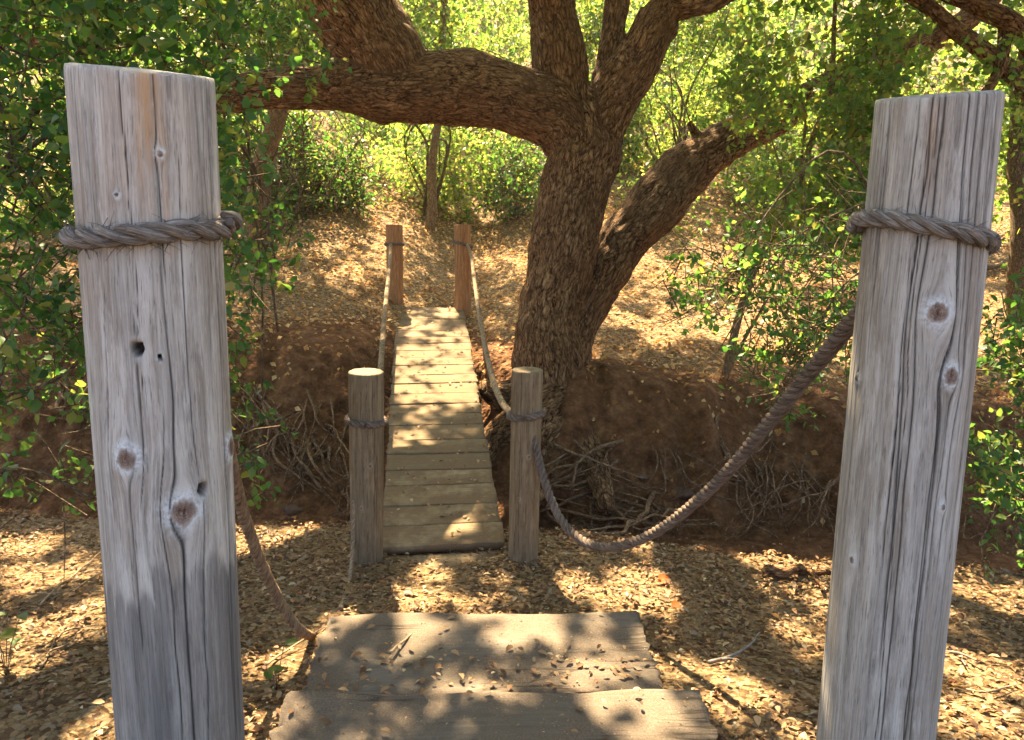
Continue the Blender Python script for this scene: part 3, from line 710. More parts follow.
# ------------------------------------------------------------------ oak tree
def px_path(pts):
    p = np.array([P(a, b, z) for a, b, z, r in pts]); r = np.array([r * z / F for a, b, z, r in pts]); return np.hstack([p, r[:, None]])
limbs = [
    [(552, 490, 7.25, 46), (549, 440, 7.22, 43), (547, 380, 7.2, 37), (549, 310, 7.22, 31), (563, 240, 7.28, 32), (576, 180, 7.35, 34), (583, 150, 7.4, 36), (580, 115, 7.4, 35)],
    [(580, 150, 7.4, 30), (560, 118, 7.35, 33), (525, 103, 7.25, 33), (480, 92, 7.1, 33), (435, 86, 6.95, 34), (400, 88, 6.85, 34), (365, 88, 6.8, 29), (330, 88, 6.78, 23), (290, 90, 6.75, 21), (245, 93, 6.7, 19), (190, 95, 6.65, 16), (120, 80, 6.6, 13), (30, 30, 6.5, 10), (-60, -60, 6.4, 7)],
    [(402, 88, 6.87, 20), (394, 70, 6.82, 36), (375, 40, 6.75, 42), (350, 5, 6.7, 45), (322, -40, 6.6, 45), (280, -110, 6.5, 42), (230, -220, 6.3, 38), (160, -380, 6.1, 28), (60, -560, 5.8, 16)],
    [(578, 150, 7.4, 26), (564, 100, 7.35, 28), (557, 60, 7.3, 27), (552, 20, 7.3, 26), (545, -40, 7.2, 27), (530, -140, 7.0, 25), (510, -280, 6.8, 20), (500, -500, 6.5, 12)],
    [(584, 165, 7.4, 28), (596, 125, 7.4, 31), (620, 85, 7.35, 27), (642, 50, 7.3, 24), (660, 22, 7.3, 22), (672, 8, 7.25, 16), (695, 2, 7.2, 12), (730, -8, 7.1, 11), (790, -40, 6.9, 10), (880, -120, 6.6, 8)],
    [(598, 120, 7.4, 18), (606, 80, 7.4, 15), (612, 45, 7.4, 13), (616, 5, 7.4, 12.5), (622, -60, 7.3, 12), (640, -200, 7.1, 10), (690, -420, 6.8, 6)],
    [(655, 30, 7.3, 17), (662, 12, 7.28, 20), (650, 4, 7.28, 16)],
    [(562, 430, 7.45, 28), (566, 385, 7.5, 24), (572, 345, 7.55, 22), (585, 308, 7.6, 22), (605, 266, 7.7, 25), (629, 231, 7.8, 26), (655, 200, 7.9, 27), (685, 170, 8.0, 25), (718, 148, 8.1, 22), (750, 130, 8.2, 19), (785, 112, 8.3, 16), (830, 88, 8.4, 14), (890, 58, 8.6, 13), (970, 15, 8.8, 10), (1060, -70, 9.0, 7)],
    [(700, 160, 8.0, 12), (696, 135, 7.97, 5), (690, 122, 7.95, 3)],
    # root flare
    [(545, 410, 7.1, 36), (515, 425, 7.0, 22), (492, 440, 6.95, 14), (478, 470, 6.8, 9), (470, 505, 6.6, 5)],
    [(545, 430, 7.0, 30), (535, 455, 6.75, 18), (528, 480, 6.5, 11), (540, 500, 6.3, 7)],
    [(575, 430, 7.1, 30), (590, 455, 6.8, 18), (600, 485, 6.5, 11), (606, 510, 6.3, 7)],
    [(590, 430, 7.3, 34), (625, 440, 7.3, 20), (655, 455, 7.2, 14), (690, 480, 7.0, 8), (710, 510, 6.8, 5)],
    [(520, 400, 7.25, 22), (498, 395, 7.3, 15), (485, 385, 7.45, 9)],
]
oak_base = np.array([P(555, 440, 7.2)[0], P(555, 440, 7.2)[1], H(*P(555, 440, 7.2)[:2])])
oak = thing('oak_tree', 'massive old oak with furrowed bark and a long horizontal limb beside the bridge', 'tree', oak_base)
bm_ = Geo(); segs = []
for k, l in enumerate(limbs):
    pp = px_path(l); L = spline(pp, 8)[1]
    n = max(10, int(L / .07)); c, L = spline(pp, n)
    r = c[:, 3] * (1 + .07 * vn(np.linspace(0, L * 2.3, n), k * 5.5, 0, 12) + .03 * vn(np.linspace(0, L * 7, n), k * 2.5, 0, 13))
    cc = c[:, :3] + .03 * np.stack([vn(np.linspace(0, L * 2, n), k * 3.3 + q, 0, 14) for q in range(3)], 1) * sst(np.linspace(0, 4, n))[:, None]
    bm_.tube(cc, r, 18); segs.append((cc, r))
me0 = bm_.mesh('trunk_raw'); ob0 = bpy.data.objects.new('trunk_raw', me0); COL.objects.link(ob0)
rm = ob0.modifiers.new('r', 'REMESH'); rm.mode = 'VOXEL'; rm.voxel_size = .018
sm = ob0.modifiers.new('s', 'SMOOTH'); sm.iterations = 4; sm.factor = .5
dg = bpy.context.evaluated_depsgraph_get(); dg.update()
me1 = bpy.data.meshes.new_from_object(ob0.evaluated_get(dg)); bpy.data.objects.remove(ob0); bpy.data.meshes.remove(me0)
nv = len(me1.vertices); co = np.zeros(nv * 3, np.float32); me1.vertices.foreach_get('co', co); co = co.reshape(-1, 3).astype(float)
best = np.full(nv, 1e9); bk = np.zeros((nv, 3)); outn = np.zeros((nv, 3)); bl = 0.0
for cc, r in segs:
    t, Nn, B = frames(cc); ln = np.concatenate([[0], np.cumsum(np.linalg.norm(np.diff(cc, axis=0), axis=1))])
    for ch in range(0, nv, 20000):
        sl = slice(ch, ch + 20000); q = co[sl]
        d2 = ((q[:, None, :] - cc[None]) ** 2).sum(2); dd = np.sqrt(d2) / r[None]
        i = dd.argmin(1); dm = dd[np.arange(len(q)), i]; w = dm < best[sl]
        off = q - cc[i]; a = (off * Nn[i]).sum(1); b_ = (off * B[i]).sum(1); l_ = ln[i] + (off * t[i]).sum(1)
        rr_ = np.maximum(np.hypot(a, b_), 1e-5)
        v = np.stack([a / rr_ * r[i], b_ / rr_ * r[i], l_ + bl], 1)
        o3 = (a[:, None] * Nn[i] + b_[:, None] * B[i]) / rr_[:, None]
        best[sl] = np.where(w, dm, best[sl]); bk[sl] = np.where(w[:, None], v, bk[sl]); outn[sl] = np.where(w[:, None], o3, outn[sl])
    bl += 9.7
rid = fbm(bk[:, 0] * 11, bk[:, 1] * 11, bk[:, 2] * 3.6, 51, 3)
rid = 1 - np.abs(rid) * 3.2
disp = .012 * np.clip(rid, -1, 1) + .02 * fbm(bk[:, 0] * 6, bk[:, 1] * 6, bk[:, 2] * 4, 57, 3) + .07 * fbm(co[:, 0] * 2.4, co[:, 1] * 2.4, co[:, 2] * 2.0, 52, 3)
disp *= np.clip(.35 + np.hypot(bk[:, 0], bk[:, 1]) / .3, .3, 1)
co2 = co + outn * disp[:, None]
me1.vertices.foreach_set('co', (co2 - oak_base).astype(np.float32).ravel())
at = me1.attributes.new('bark', 'FLOAT_VECTOR', 'POINT'); at.data.foreach_set('vector', bk.astype(np.float32).ravel())
me1.polygons.foreach_set('use_smooth', np.full(len(me1.polygons), True)); me1.update(); me1.name = 'trunk'
obj('trunk', me1, M_BARK, oak)

# ------------------------------------------------------------------ unseen oak crown overhead, added for shade, gaps cut toward chosen sunlit patches
LIT = [  # ground places that the sun reaches (photo place, radii in metres)
    (183, 578, .22), (150, 590, .14), (52, 575, .16), (20, 548, .13), (270, 662, .17), (250, 545, .18), (310, 540, .14), (372, 548, .07), (432, 578, .10), (418, 604, .11), (325, 602, .05),
    (352, 632, .12), (385, 628, .08), (490, 632, .12), (520, 640, .12), (535, 663, .08), (470, 706, .10), (500, 712, .08), (610, 708, .10), (600, 690, .06), (275, 735, .08), (640, 735, .09), (420, 660, .05),
    (670, 600, .19), (640, 585, .15), (700, 590, .16), (565, 588, .12), (590, 600, .10), (720, 556, .15), (760, 558, .15), (800, 562, .16), (840, 568, .12), (690, 548, .10), (640, 545, .08),
    (690, 668, .08), (930, 610, .12), (985, 600, .12), (960, 660, .12), (1000, 690, .10), (980, 720, .12), (760, 690, .10), (800, 640, .07), (780, 728, .08), (60, 690, .08), (30, 640, .10), (110, 725, .08), (90, 615, .10)]
lit = np.array([[*G(a, b)[:3], r] for a, b, r in LIT])
DECKL = np.array([[*(A0 + dv * f + side * o_), r] for f, o_, r in ((.47, -.1, .30), (.50, .15, .32), (.55, -.15, .34), (.60, .12, .36), (.57, .3, .30), (.52, -.3, .3), (.62, -.1, .34), (.44, .25, .16), (.65, -.25, .26), (.36, -.15, .08), (.27, -.2, .06), (.20, .28, .05), (.05, .1, .07), (.74, .2, .12), (.85, -.1, .15), (.95, .2, .18))])
SPRAY = np.array([[*P(a, b_, z), r] for a, b_, z, r in ((20, 130, 3.4, .22), (60, 60, 3.5, .2), (40, 300, 3.4, .18), (80, 370, 3.4, .2), (20, 450, 3.3, .2), (250, 190, 4.3, .2), (265, 310, 4.4, .18), (20, 30, 3.6, .2), (150, 20, 3.8, .25),
    (760, 280, 5.0, .22), (715, 240, 4.9, .2), (800, 340, 5.0, .2), (830, 250, 5.1, .2), (990, 400, 4.1, .2), (1010, 470, 4.1, .18), (1000, 340, 4.1, .15))])
lit = np.vstack([np.hstack([np.vstack([lit, DECKL]), np.zeros((len(lit) + len(DECKL), 1))]), np.hstack([SPRAY, np.full((len(SPRAY), 1), 1.1)])])
def shade_keep(p):
    """True where a leaf may hang: off the rays that reach the sunlit patches"""
    keep = np.ones(len(p), bool)
    for q in lit:
        w = p - q[:3]; t = w @ SUN
        d = np.linalg.norm(w - t[:, None] * SUN, axis=1)
        keep &= ~((d < q[3] * .92 + .085) & (t > q[4]))
    t = (p[:, 2] - 0.6) / SUN[2]; g = p - t[:, None] * SUN
    for _ in range(3):
        t = (p[:, 2] - H(g[:, 0], g[:, 1])) / SUN[2]; g = p - t[:, None] * SUN
    far = sst((g[:, 1] - 6.6) / .6)
    hole = fbm(g[:, 0] * .9 + 3, g[:, 1] * .9, 0, 91, 3)
    keep &= ~((far > .5) & (hole > -.05) & ~((g[:, 0] > .9) & (g[:, 1] < 7.6)))
    keep &= ~(g[:, 1] > 15)
    return keep
nc = 3300
cx = rng.uniform(-7.5, 7.5, nc); cyy = rng.uniform(1.2, 17.0, nc)
cz = 2 + np.maximum(cyy * .32, 0) + 1.5 + rng.uniform(0, 2.6, nc) + .4 * fbm(cx * .5, cyy * .5, 0, 61, 2)
cent = np.stack([cx, cyy, cz], 1)
pos, ax_, nr, sz, st_, d_, L_ = foliage_points(cent, 5, .42, .24, 8, .155)
def cull(pos, extra=25):
    u, v, d = proj(pos); return ~((d > 0) & (u > -extra) & (u < 1024 + extra) & (v > -extra) & (v < 740 + extra))
k = shade_keep(pos) & cull(pos)
pos, ax_, nr, sz = pos[k], ax_[k], nr[k], sz[k]
v, f = leaves(pos, ax_, nr, sz, False, 1.15)
obj('crown', mesh_np('crown', v - oak_base, f, smooth=False), M_LEAF_MID, oak)
print('crown leaves', len(pos))

# ------------------------------------------------------------------ shrubs, saplings and trees
def plant(name, label, cat, base, cent, per, tw, spread, lpt, size, mt, stem_r=.02, stems=6, bark=None, fine=False, down=0.0, group=None, twigs=0, cullshade=True, leafpart='foliage', stem_paths=None, stempart='stem', width=1.0):
    base = np.asarray(base, float)
    root = thing(name, label, cat, base, group)
    pos, ax_, nr, sz, st, d, L = foliage_points(cent, per, tw, spread, lpt, size, down)
    if cullshade:
        k = shade_keep(pos); pos, ax_, nr, sz = pos[k], ax_[k], nr[k], sz[k]
    v, f = leaves(pos, ax_, nr, sz, fine, width)
    obj(leafpart, mesh_np(leafpart, v - base, f, smooth=fine), mt, root)
    g = Geo()
    if stem_paths is None:
        stem_paths = []
        idx = rng.choice(len(cent), min(stems, len(cent)), replace=False)
        for i in idx:
            c = cent[i]; D_ = np.linalg.norm(c - base); f_ = lambda t, k: base * (1 - t) + c * t + rng.normal(size=3) * D_ * k + np.array([0, 0, .12 * D_ * (1 - abs(2 * t - 1))])
            stem_paths.append((np.array([base + rng.normal(size=3) * [.06, .06, 0], f_(.25, .07), f_(.5, .11), f_(.75, .08), c]), stem_r * rng.uniform(.45, 1.1)))
    for pth, r in stem_paths:
        L0 = spline(pth, 6)[1]; n = max(8, int(L0 / .12)); c, L0 = spline(pth, n)
        c = c + np.stack([vn(np.linspace(0, L0 * 2.5, n), q * 3.1 + r * 99, 0, 71) for q in range(3)], 1) * .014 * sst(np.linspace(0, 5, n))[:, None]
        g.tube(c, np.linspace(r, r * .35, n), 8)
    if twigs:
        sv = np.vstack(g.v)[::5]; ext = .4 * (sv.max(0) - sv.min(0)).max(); okt = np.array([np.min(((sv - p_) ** 2).sum(1)) < min(ext, .9) ** 2 for p_ in st]); st, d, L = st[okt], d[okt], L[okt]
    if twigs and len(st):
        for i in rng.choice(len(st), min(twigs, len(st)), replace=False):
            p0 = st[i] - d[i] * L[i] * .6; p1 = st[i] + d[i] * L[i]
            g.tube(np.array([p0, (p0 + p1) / 2 + rng.normal(size=3) * L[i] * .08, p1]), [.0045 * tw / .25, .0035 * tw / .25, .0018 * tw / .25], 4, False)
    obj(stempart, g.mesh(stempart, base), bark or M_BARK_THIN, root)
    return root

def px_clumps(n, fn):
    """n clump centres drawn from fn() -> px, py, depth"""
    return np.array([P(*fn()) for _ in range(n)])

# left evergreen shrub in front of the bank
def f_left():
    while True:
        x = rng.uniform(-120, 320); y = rng.uniform(-60, 500)
        lim = 300 - max(0, (y - 250)) * .15 if True else 0
        w = 1.0
        if y > 215: w = .45
        if y > 330: w = .36
        if x > 215 and y > 100: w = .75 - max(0, x - 265) * .02
        if x > 215 and y > 330: w = .55 - max(0, x - 255) * .03
        if y > 470: w *= .5
        if x < 100 and 190 < y < 340: w = .30
        if 212 < x < 345 and 45 < y < 128: w = 0
        if x < 110 and 385 < y < 450: w *= .35
        if x < 60 and 60 < y < 170: w *= .6
        if rng.random() < w and x < lim and vn(x * .02, y * .02, 0, 5) > -.42: return x, y, rng.uniform(2.7, 4.3) if x < 240 else rng.uniform(3.6, 5.0)
cl = px_clumps(310, f_left)
bs = np.array([-3.0, 3.6, H(-3.0, 3.6)])
cl = cl
sp_ = [(np.array([bs, P(-40, 300, 3.6), P(30, 120, 3.5), P(110, 20, 3.6), P(200, -60, 3.8)]), .035), (np.array([bs, P(-20, 420, 3.4), P(60, 380, 3.3), P(110, 330, 3.4)]), .018),
       (np.array([bs, P(-10, 200, 3.9), P(150, 110, 4.2), P(250, 160, 4.4), P(280, 330, 4.5)]), .022), (np.array([bs, P(-60, 500, 3.3), P(20, 470, 3.2), P(90, 500, 3.1)]), .012),
       (np.array([P(110, 20, 3.6), P(190, 20, 3.8), P(230, 60, 4.0), P(255, 200, 4.2), P(262, 400, 4.3)]), .012)]
plant('evergreen_shrub', 'tall dark green evergreen oak shrub filling the left edge behind tall left post', 'shrub', bs, cl, 6, .25, .11, 10, .049, M_LEAF_DARK, bark=M_BARK_THIN, fine=True, down=.25, twigs=900, stem_paths=sp_, width=1.15)

# right sapling with the slender slanting stem and its hanging sprays
def f_right():
    while True:
        x = rng.uniform(672, 880); y = rng.uniform(150, 420)
        if x < 750 and y < 245: continue
        # sprays hang in three drifts
        c = [(720, 235, 55, 30), (775, 255, 60, 45), (830, 300, 45, 60), (745, 300, 40, 25), (800, 365, 45, 30), (850, 230, 30, 40), (700, 285, 25, 20), (770, 400, 30, 14)]
        if any(((x - a) / c_) ** 2 + ((y - b) / d_) ** 2 < 1 for a, b, c_, d_ in c) and vn(x * .045, y * .045, 0, 17) > -.3: return x, y, rng.uniform(4.6, 5.6)
cl = px_clumps(88, f_right)
bs = np.array([P(905, 520, 5.4)[0], P(905, 520, 5.4)[1], H(*P(905, 520, 5.4)[:2])])
sp_ = [(np.array([P(905, 560, 5.4) * [1, 1, 0] + [0, 0, bs[2]], P(890, 350, 5.3), P(870, 200, 5.2), P(835, 150, 5.1), P(785, 190, 5.0), P(740, 255, 4.9)]), .018),
       (np.array([P(870, 200, 5.2), P(800, 235, 5.1), P(755, 290, 5.0), P(735, 330, 5.0)]), .009), (np.array([P(880, 260, 5.2), P(840, 290, 5.1), P(805, 350, 5.1), P(770, 400, 5.1)]), .008),
       (np.array([P(870, 200, 5.2), P(835, 250, 5.1), P(835, 330, 5.0)]), .008)]
plant('oak_sapling', 'young oak with sparse green leaf sprays hanging left of tall right post', 'sapling', bs, cl, 5, .24, .10, 9, .050, M_LEAF_FRESH, bark=M_BARK_THIN, fine=True, down=.35, twigs=420, stem_paths=sp_, width=1.2)

def f_r2():
    while True:
        x = rng.uniform(955, 1100); y = rng.uniform(305, 520)
        if vn(x * .03, y * .03, 0, 27) > -.25 and x > 960 + abs(y - 400) * .25: return x, y, rng.uniform(3.6, 4.6)
cl = px_clumps(75, f_r2); bs = np.array([3.4, 4.0, H(3.4, 4.0)])
plant('evergreen_shrub', 'low green shrub at the right edge beside tall right post', 'shrub', bs, cl, 5, .22, .10, 9, .050, M_LEAF_DARK, .014, 7, fine=True, down=.2, twigs=200, width=1.15)

# slender pale stemmed tree right of the oak, mid distance
def f_r3():
    while True:
        x = rng.uniform(738, 905); y = rng.uniform(-40, 240)
        if x < 765 and y > 125: continue
        if vn(x * .02, y * .02, 0, 37) > -.22 + .0012 * max(0, y - 80): return x, y, rng.uniform(6.2, 7.6)
cl = px_clumps(260, f_r3)
b0 = P(728, 330, 7.3); bs = np.array([b0[0], b0[1], H(b0[0], b0[1])])
sp_ = [(np.array([bs, P(748, 285, 7.2), P(790, 200, 7.1), P(812, 140, 7.0), P(830, 92, 7.0), P(834, 20, 7.0), P(840, -80, 6.9)]), .045), (np.array([P(800, 170, 7.1), P(805, 110, 7.1), P(780, 40, 7.1)]), .015),
       (np.array([P(828, 100, 7.0), P(860, 80, 7.0), P(890, 30, 6.9)]), .015), (np.array([bs, P(770, 290, 7.2), P(785, 250, 7.2), P(783, 180, 7.2), P(760, 100, 7.2)]), .018)]
plant('oak_sapling', 'slender pale stemmed young tree slanting up between the oak and tall right post', 'sapling', bs, cl, 5, .30, .14, 8, .075, M_LEAF_MID, bark=M_BARK_PALE, fine=False, down=.15, twigs=300, stem_paths=sp_, width=1.2)

# dark limbs at the upper right
b0 = np.array([5.6, 6.6, H(5.6, 6.6)])
root = thing('leaning_tree', 'dark leaning tree whose crooked limbs cross the upper right corner', 'tree', b0)
g = Geo()
for l in ([(1150, 260, 6.8, 26), (1080, 130, 6.6, 17), (1030, 85, 6.4, 12), (1000, 62, 6.3, 10), (968, 36, 6.2, 8.5), (930, 8, 6.1, 7.5), (880, -25, 6.0, 6)],
          [(1070, 110, 6.5, 12), (1025, 40, 6.3, 10), (985, 10, 6.2, 9), (945, -12, 6.1, 8), (880, -55, 6.0, 6)],
          [(1010, 70, 6.35, 9), (1018, 85, 6.2, 5), (1035, 110, 6.1, 3)],
          [(1005, 30, 6.3, 8), (1000, 65, 6.25, 6), (985, 95, 6.2, 4), (960, 110, 6.2, 2)]):
    pp = px_path(l); c, L = spline(pp, 40); g.tube(c[:, :3] + .02 * np.stack([vn(np.linspace(0, L * 3, 40), q + l[0][0], 0, 8) for q in range(3)], 1), c[:, 3] * (1 + .1 * vn(np.linspace(0, L * 5, 40), 3, 0, 2)), 14)
tp = np.vstack([np.hstack([b0 - [0, 0, .2], .26]), px_path([(1200, 420, 6.9, 28), (1150, 260, 6.8, 26)])]); c, L = spline(tp, 30); g.tube(c[:, :3], c[:, 3], 16)
obj('trunk', g.mesh('trunk', b0), M_BARK, root)
def f_ur():
    while True:
        x = rng.uniform(840, 1110); y = rng.uniform(-60, 120)
        if vn(x * .025, y * .025, 0, 47) > -.05: return x, y, rng.uniform(5.6, 7.2)
cl = px_clumps(70, f_ur)
pos, ax_, nr, sz, *_ = foliage_points(cl, 4, .28, .13, 8, .07, .1)
k = shade_keep(pos); v, f = leaves(pos[k], ax_[k], nr[k], sz[k], False, 1.2)
obj('crown', mesh_np('crown', v - b0, f, smooth=False), M_LEAF_MID, root)
# its brown twiggy thicket
root2 = None

def bush(name, label, cat, px, py, depth, rx, ry, n, mt, size=.10, per=5, tw=.42, fine=False, group=None, stems=8, thr=-.15, bark=None, dz=1.2, twigs=60, spread=.2, ground=True, stem_r=.03, lpt=7):
    cen = P(px, py, depth); rxm, rym = rx * depth / F, ry * depth / F
    out = []
    sd_ = int(px * 7 + py)
    while len(out) < n:
        q = rng.uniform(-1, 1, 3)
        if (q ** 2).sum() > 1 or vn(q[0] * 2.6, q[1] * 2.6, q[2] * 2.6, sd_) < thr: continue
        out.append(cen + q * [rxm, dz, rym])
    out = np.array(out)
    zz = H(out[:, 0], out[:, 1]) + .05; out[:, 2] = np.maximum(out[:, 2], zz)
    b = np.array([cen[0], cen[1], H(cen[0], cen[1])])
    return plant(name, label, cat, b, out, per, tw, spread, lpt, size, mt, stem_r, stems, bark=bark, fine=fine, group=group, twigs=twigs, cullshade=False, width=1.25)
BG = 'shrubs on the far hillside'
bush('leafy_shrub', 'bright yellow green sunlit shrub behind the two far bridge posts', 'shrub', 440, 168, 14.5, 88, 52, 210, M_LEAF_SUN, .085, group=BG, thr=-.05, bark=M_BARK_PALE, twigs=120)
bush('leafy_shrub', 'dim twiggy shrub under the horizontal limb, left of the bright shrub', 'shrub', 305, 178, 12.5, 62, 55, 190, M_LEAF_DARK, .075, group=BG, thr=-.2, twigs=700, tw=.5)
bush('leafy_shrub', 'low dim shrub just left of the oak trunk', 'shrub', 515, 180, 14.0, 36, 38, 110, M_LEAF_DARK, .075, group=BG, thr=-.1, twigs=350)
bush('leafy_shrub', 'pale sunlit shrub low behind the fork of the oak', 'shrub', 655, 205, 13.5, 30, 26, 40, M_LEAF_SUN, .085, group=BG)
bush('leafy_shrub', 'tall shrub tinted sunlit yellow between the upright limbs and leaning limb of the oak', 'shrub', 670, 110, 16.5, 70, 75, 170, M_LEAF_SUN, .10, group=BG, thr=-.1, bark=M_BARK_PALE)
bush('leafy_shrub', 'shrub tinted sunlit yellow above the leaning second trunk of the oak', 'shrub', 770, 70, 17.5, 75, 85, 190, M_LEAF_SUN, .10, group=BG, thr=-.05, bark=M_BARK_PALE)
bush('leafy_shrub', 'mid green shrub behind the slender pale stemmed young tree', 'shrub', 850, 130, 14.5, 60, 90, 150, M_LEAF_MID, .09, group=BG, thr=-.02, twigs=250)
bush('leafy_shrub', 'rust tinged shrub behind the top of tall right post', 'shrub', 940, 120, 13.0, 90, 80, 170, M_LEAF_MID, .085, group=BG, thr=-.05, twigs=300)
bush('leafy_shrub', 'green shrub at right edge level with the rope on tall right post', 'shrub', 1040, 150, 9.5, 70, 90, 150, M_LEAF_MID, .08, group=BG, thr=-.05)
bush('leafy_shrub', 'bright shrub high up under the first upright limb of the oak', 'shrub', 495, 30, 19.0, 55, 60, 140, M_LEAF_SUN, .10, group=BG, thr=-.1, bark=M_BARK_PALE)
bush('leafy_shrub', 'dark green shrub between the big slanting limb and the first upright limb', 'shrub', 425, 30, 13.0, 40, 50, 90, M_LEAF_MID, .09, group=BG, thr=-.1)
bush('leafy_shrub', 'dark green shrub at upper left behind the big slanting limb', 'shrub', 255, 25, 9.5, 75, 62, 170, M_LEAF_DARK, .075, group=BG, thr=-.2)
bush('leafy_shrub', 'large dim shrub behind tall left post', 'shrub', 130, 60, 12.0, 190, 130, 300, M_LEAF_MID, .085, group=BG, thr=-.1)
bush('leafy_shrub', 'dull green shrub far behind the left evergreen shrub', 'shrub', 60, 185, 11.0, 110, 50, 120, M_LEAF_MID, .08, group=BG, thr=-.05)
for lab, px, py, dep, rx, ry, n, m_, sz in (  # shade on the slope painted in through darker leaf greens
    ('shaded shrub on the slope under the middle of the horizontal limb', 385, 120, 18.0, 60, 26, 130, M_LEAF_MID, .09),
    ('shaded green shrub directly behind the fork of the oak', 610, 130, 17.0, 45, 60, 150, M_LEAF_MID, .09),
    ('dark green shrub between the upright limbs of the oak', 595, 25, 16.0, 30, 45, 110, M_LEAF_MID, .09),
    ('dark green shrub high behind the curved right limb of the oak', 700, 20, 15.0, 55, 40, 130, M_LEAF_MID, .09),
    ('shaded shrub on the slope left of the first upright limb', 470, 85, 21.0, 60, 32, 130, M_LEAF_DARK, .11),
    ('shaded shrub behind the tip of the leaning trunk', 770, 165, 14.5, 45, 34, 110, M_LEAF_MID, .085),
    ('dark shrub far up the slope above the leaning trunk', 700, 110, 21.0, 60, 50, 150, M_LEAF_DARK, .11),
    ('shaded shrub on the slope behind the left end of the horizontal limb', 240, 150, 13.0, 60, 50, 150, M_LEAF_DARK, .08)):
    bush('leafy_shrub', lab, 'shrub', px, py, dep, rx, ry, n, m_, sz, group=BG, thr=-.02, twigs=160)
# thin trunk trees
def thin_tree(label, pts, bark, crown):
    pp = px_path(pts); b = np.array([pp[0, 0], pp[0, 1], H(pp[0, 0], pp[0, 1]) - .05])
    root = thing('young_tree', label, 'tree', b, 'thin trees on the far bank')
    pp[0, 2] = b[2]
    g = Geo(); c, L = spline(pp, 40); g.tube(c[:, :3] + .03 * np.stack([vn(np.linspace(0, L * 2, 40), q + pts[0][0], 0, 8) for q in range(3)], 1), c[:, 3], 12)
    obj('trunk', g.mesh('trunk', b), bark, root)
    cl = pp[-1, :3] + rng.normal(size=(crown, 3)) * [.8, .8, .6] + [0, 0, .5]
    pos, ax_, nr, sz, *_ = foliage_points(cl, 4, .4, .2, 7, .10)
    v, f = leaves(pos, ax_, nr, sz, False, 1.2); obj('crown', mesh_np('crown', v - b, f, smooth=False), M_LEAF_MID, root)
thin_tree('thin straight tree trunk standing in the bright shrub', [(430, 235, 13.0, 5), (433, 180, 13.0, 4.5), (437, 125, 13.0, 4), (441, 60, 13.0, 4), (446, -30, 13.0, 3)], M_BARK_PALE, 30)
thin_tree('slanting brown tree trunk under the left end of the horizontal limb', [(252, 240, 10.0, 14), (262, 180, 10.0, 11), (274, 125, 10.0, 9), (283, 60, 10.0, 8), (300, -40, 10.0, 6)], M_BARK_PALE, 40)
thin_tree('dim thick tree trunk between the big slanting limb and the first upright limb', [(440, 110, 17.0, 12), (443, 60, 17.0, 11), (440, 20, 17.0, 11), (432, -40, 17.0, 9)], M_BARK, 40)
thin_tree('brown tree trunk at right edge behind tall right post', [(1030, 262, 9.0, 11), (1022, 220, 9.0, 10), (1018, 170, 9.0, 9), (1022, 100, 9.0, 8), (1030, 20, 9.0, 7)], M_BARK_THIN, 40)
# low bough under the limb
b = P(250, 135, 9.6)
# wall of trees higher up the hill
HG = 'trees higher up the hill'
spots = [(-11, 23, 'leftmost olive tree'), (-6.5, 25, 'olive tree'), (-2.5, 27, 'pale tree'), (1.5, 26, 'pale tree'), (5.5, 25, 'pale tree'), (9.5, 23, 'olive tree'), (13.5, 21, 'olive tree'), (-16, 20, 'olive tree'), (-9, 33, ''), (-3, 36, ''), (4, 35, ''), (11, 32, ''), (18, 27, ''), (-20, 28, '')]
names = ['olive green tree far up the hill behind tall left post', 'olive green tree far up the hill above the horizontal limb', 'pale sunlit tree far up the hill left of the first upright limb', 'pale sunlit tree far up the hill between the upright limbs', 'pale sunlit tree far up the hill above the leaning trunk', 'olive green tree far up the hill left of tall right post', 'olive green tree far up the hill behind tall right post', 'olive green tree far up the hill beyond the left edge'] + ['distant tree at the top of the hill'] * 6
label_sun = lambda t: t.startswith('pale')
for (x, y, _), lab in zip(spots, names):
    z0 = float(H(x, y)); n = 110
    q = rdir(n) * rng.uniform(.3, 1, (n, 1)) ** .5
    cl = np.array([x, y, z0 + 2.6]) + q * [2.9, 2.2, 2.9]
    cl = cl[vn(cl[:, 0], cl[:, 1], cl[:, 2], 7) > -.45]
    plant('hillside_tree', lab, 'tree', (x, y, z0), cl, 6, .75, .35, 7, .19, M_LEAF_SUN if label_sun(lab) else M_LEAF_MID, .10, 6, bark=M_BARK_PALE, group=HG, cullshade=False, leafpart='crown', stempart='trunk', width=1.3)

# ------------------------------------------------------------------ exposed roots, stones, dead wood, twigs
def wiggle(p, n, amp, f=6, sd_=0):
    c, L = spline(p, n)
    w = np.stack([vn(np.linspace(0, L * f, n), q * 3.7 + sd_, 0, 81) for q in range(3)], 1) * amp
    return c + w
def root_mass(label, px, py, w, h, n, r, rr):
    c = G(px, py); root = thing('exposed_root', label, 'roots', c, 'roots hanging out of the gully banks')
    g = Geo()
    for i in range(n):
        a = G(px + rng.uniform(-w, w), py - h * rng.uniform(.3, 1)); bq = G(px + rng.uniform(-w, w) * 1.2, py + h * rng.uniform(.2, 1))
        m = (a + bq) / 2 + np.array([rng.normal() * .1, -rng.uniform(.05, .22), rng.normal() * .06])
        c_ = wiggle(np.array([a + [0, .05, 0], m + [0, -.05, 0], bq + [0, -.05, .02]]), 26, .035, 5, i * 1.3 + px)
        g.tube(c_, np.linspace(r, r * .35, 26) * rng.uniform(*rr), 6)
    obj('root', g.mesh('root', c), M_ROOT, root)
root_mass('tangle of pale roots in the bank left of near left bridge post', 308, 465, 45, 45, 24, .019, (.4, 1.2))
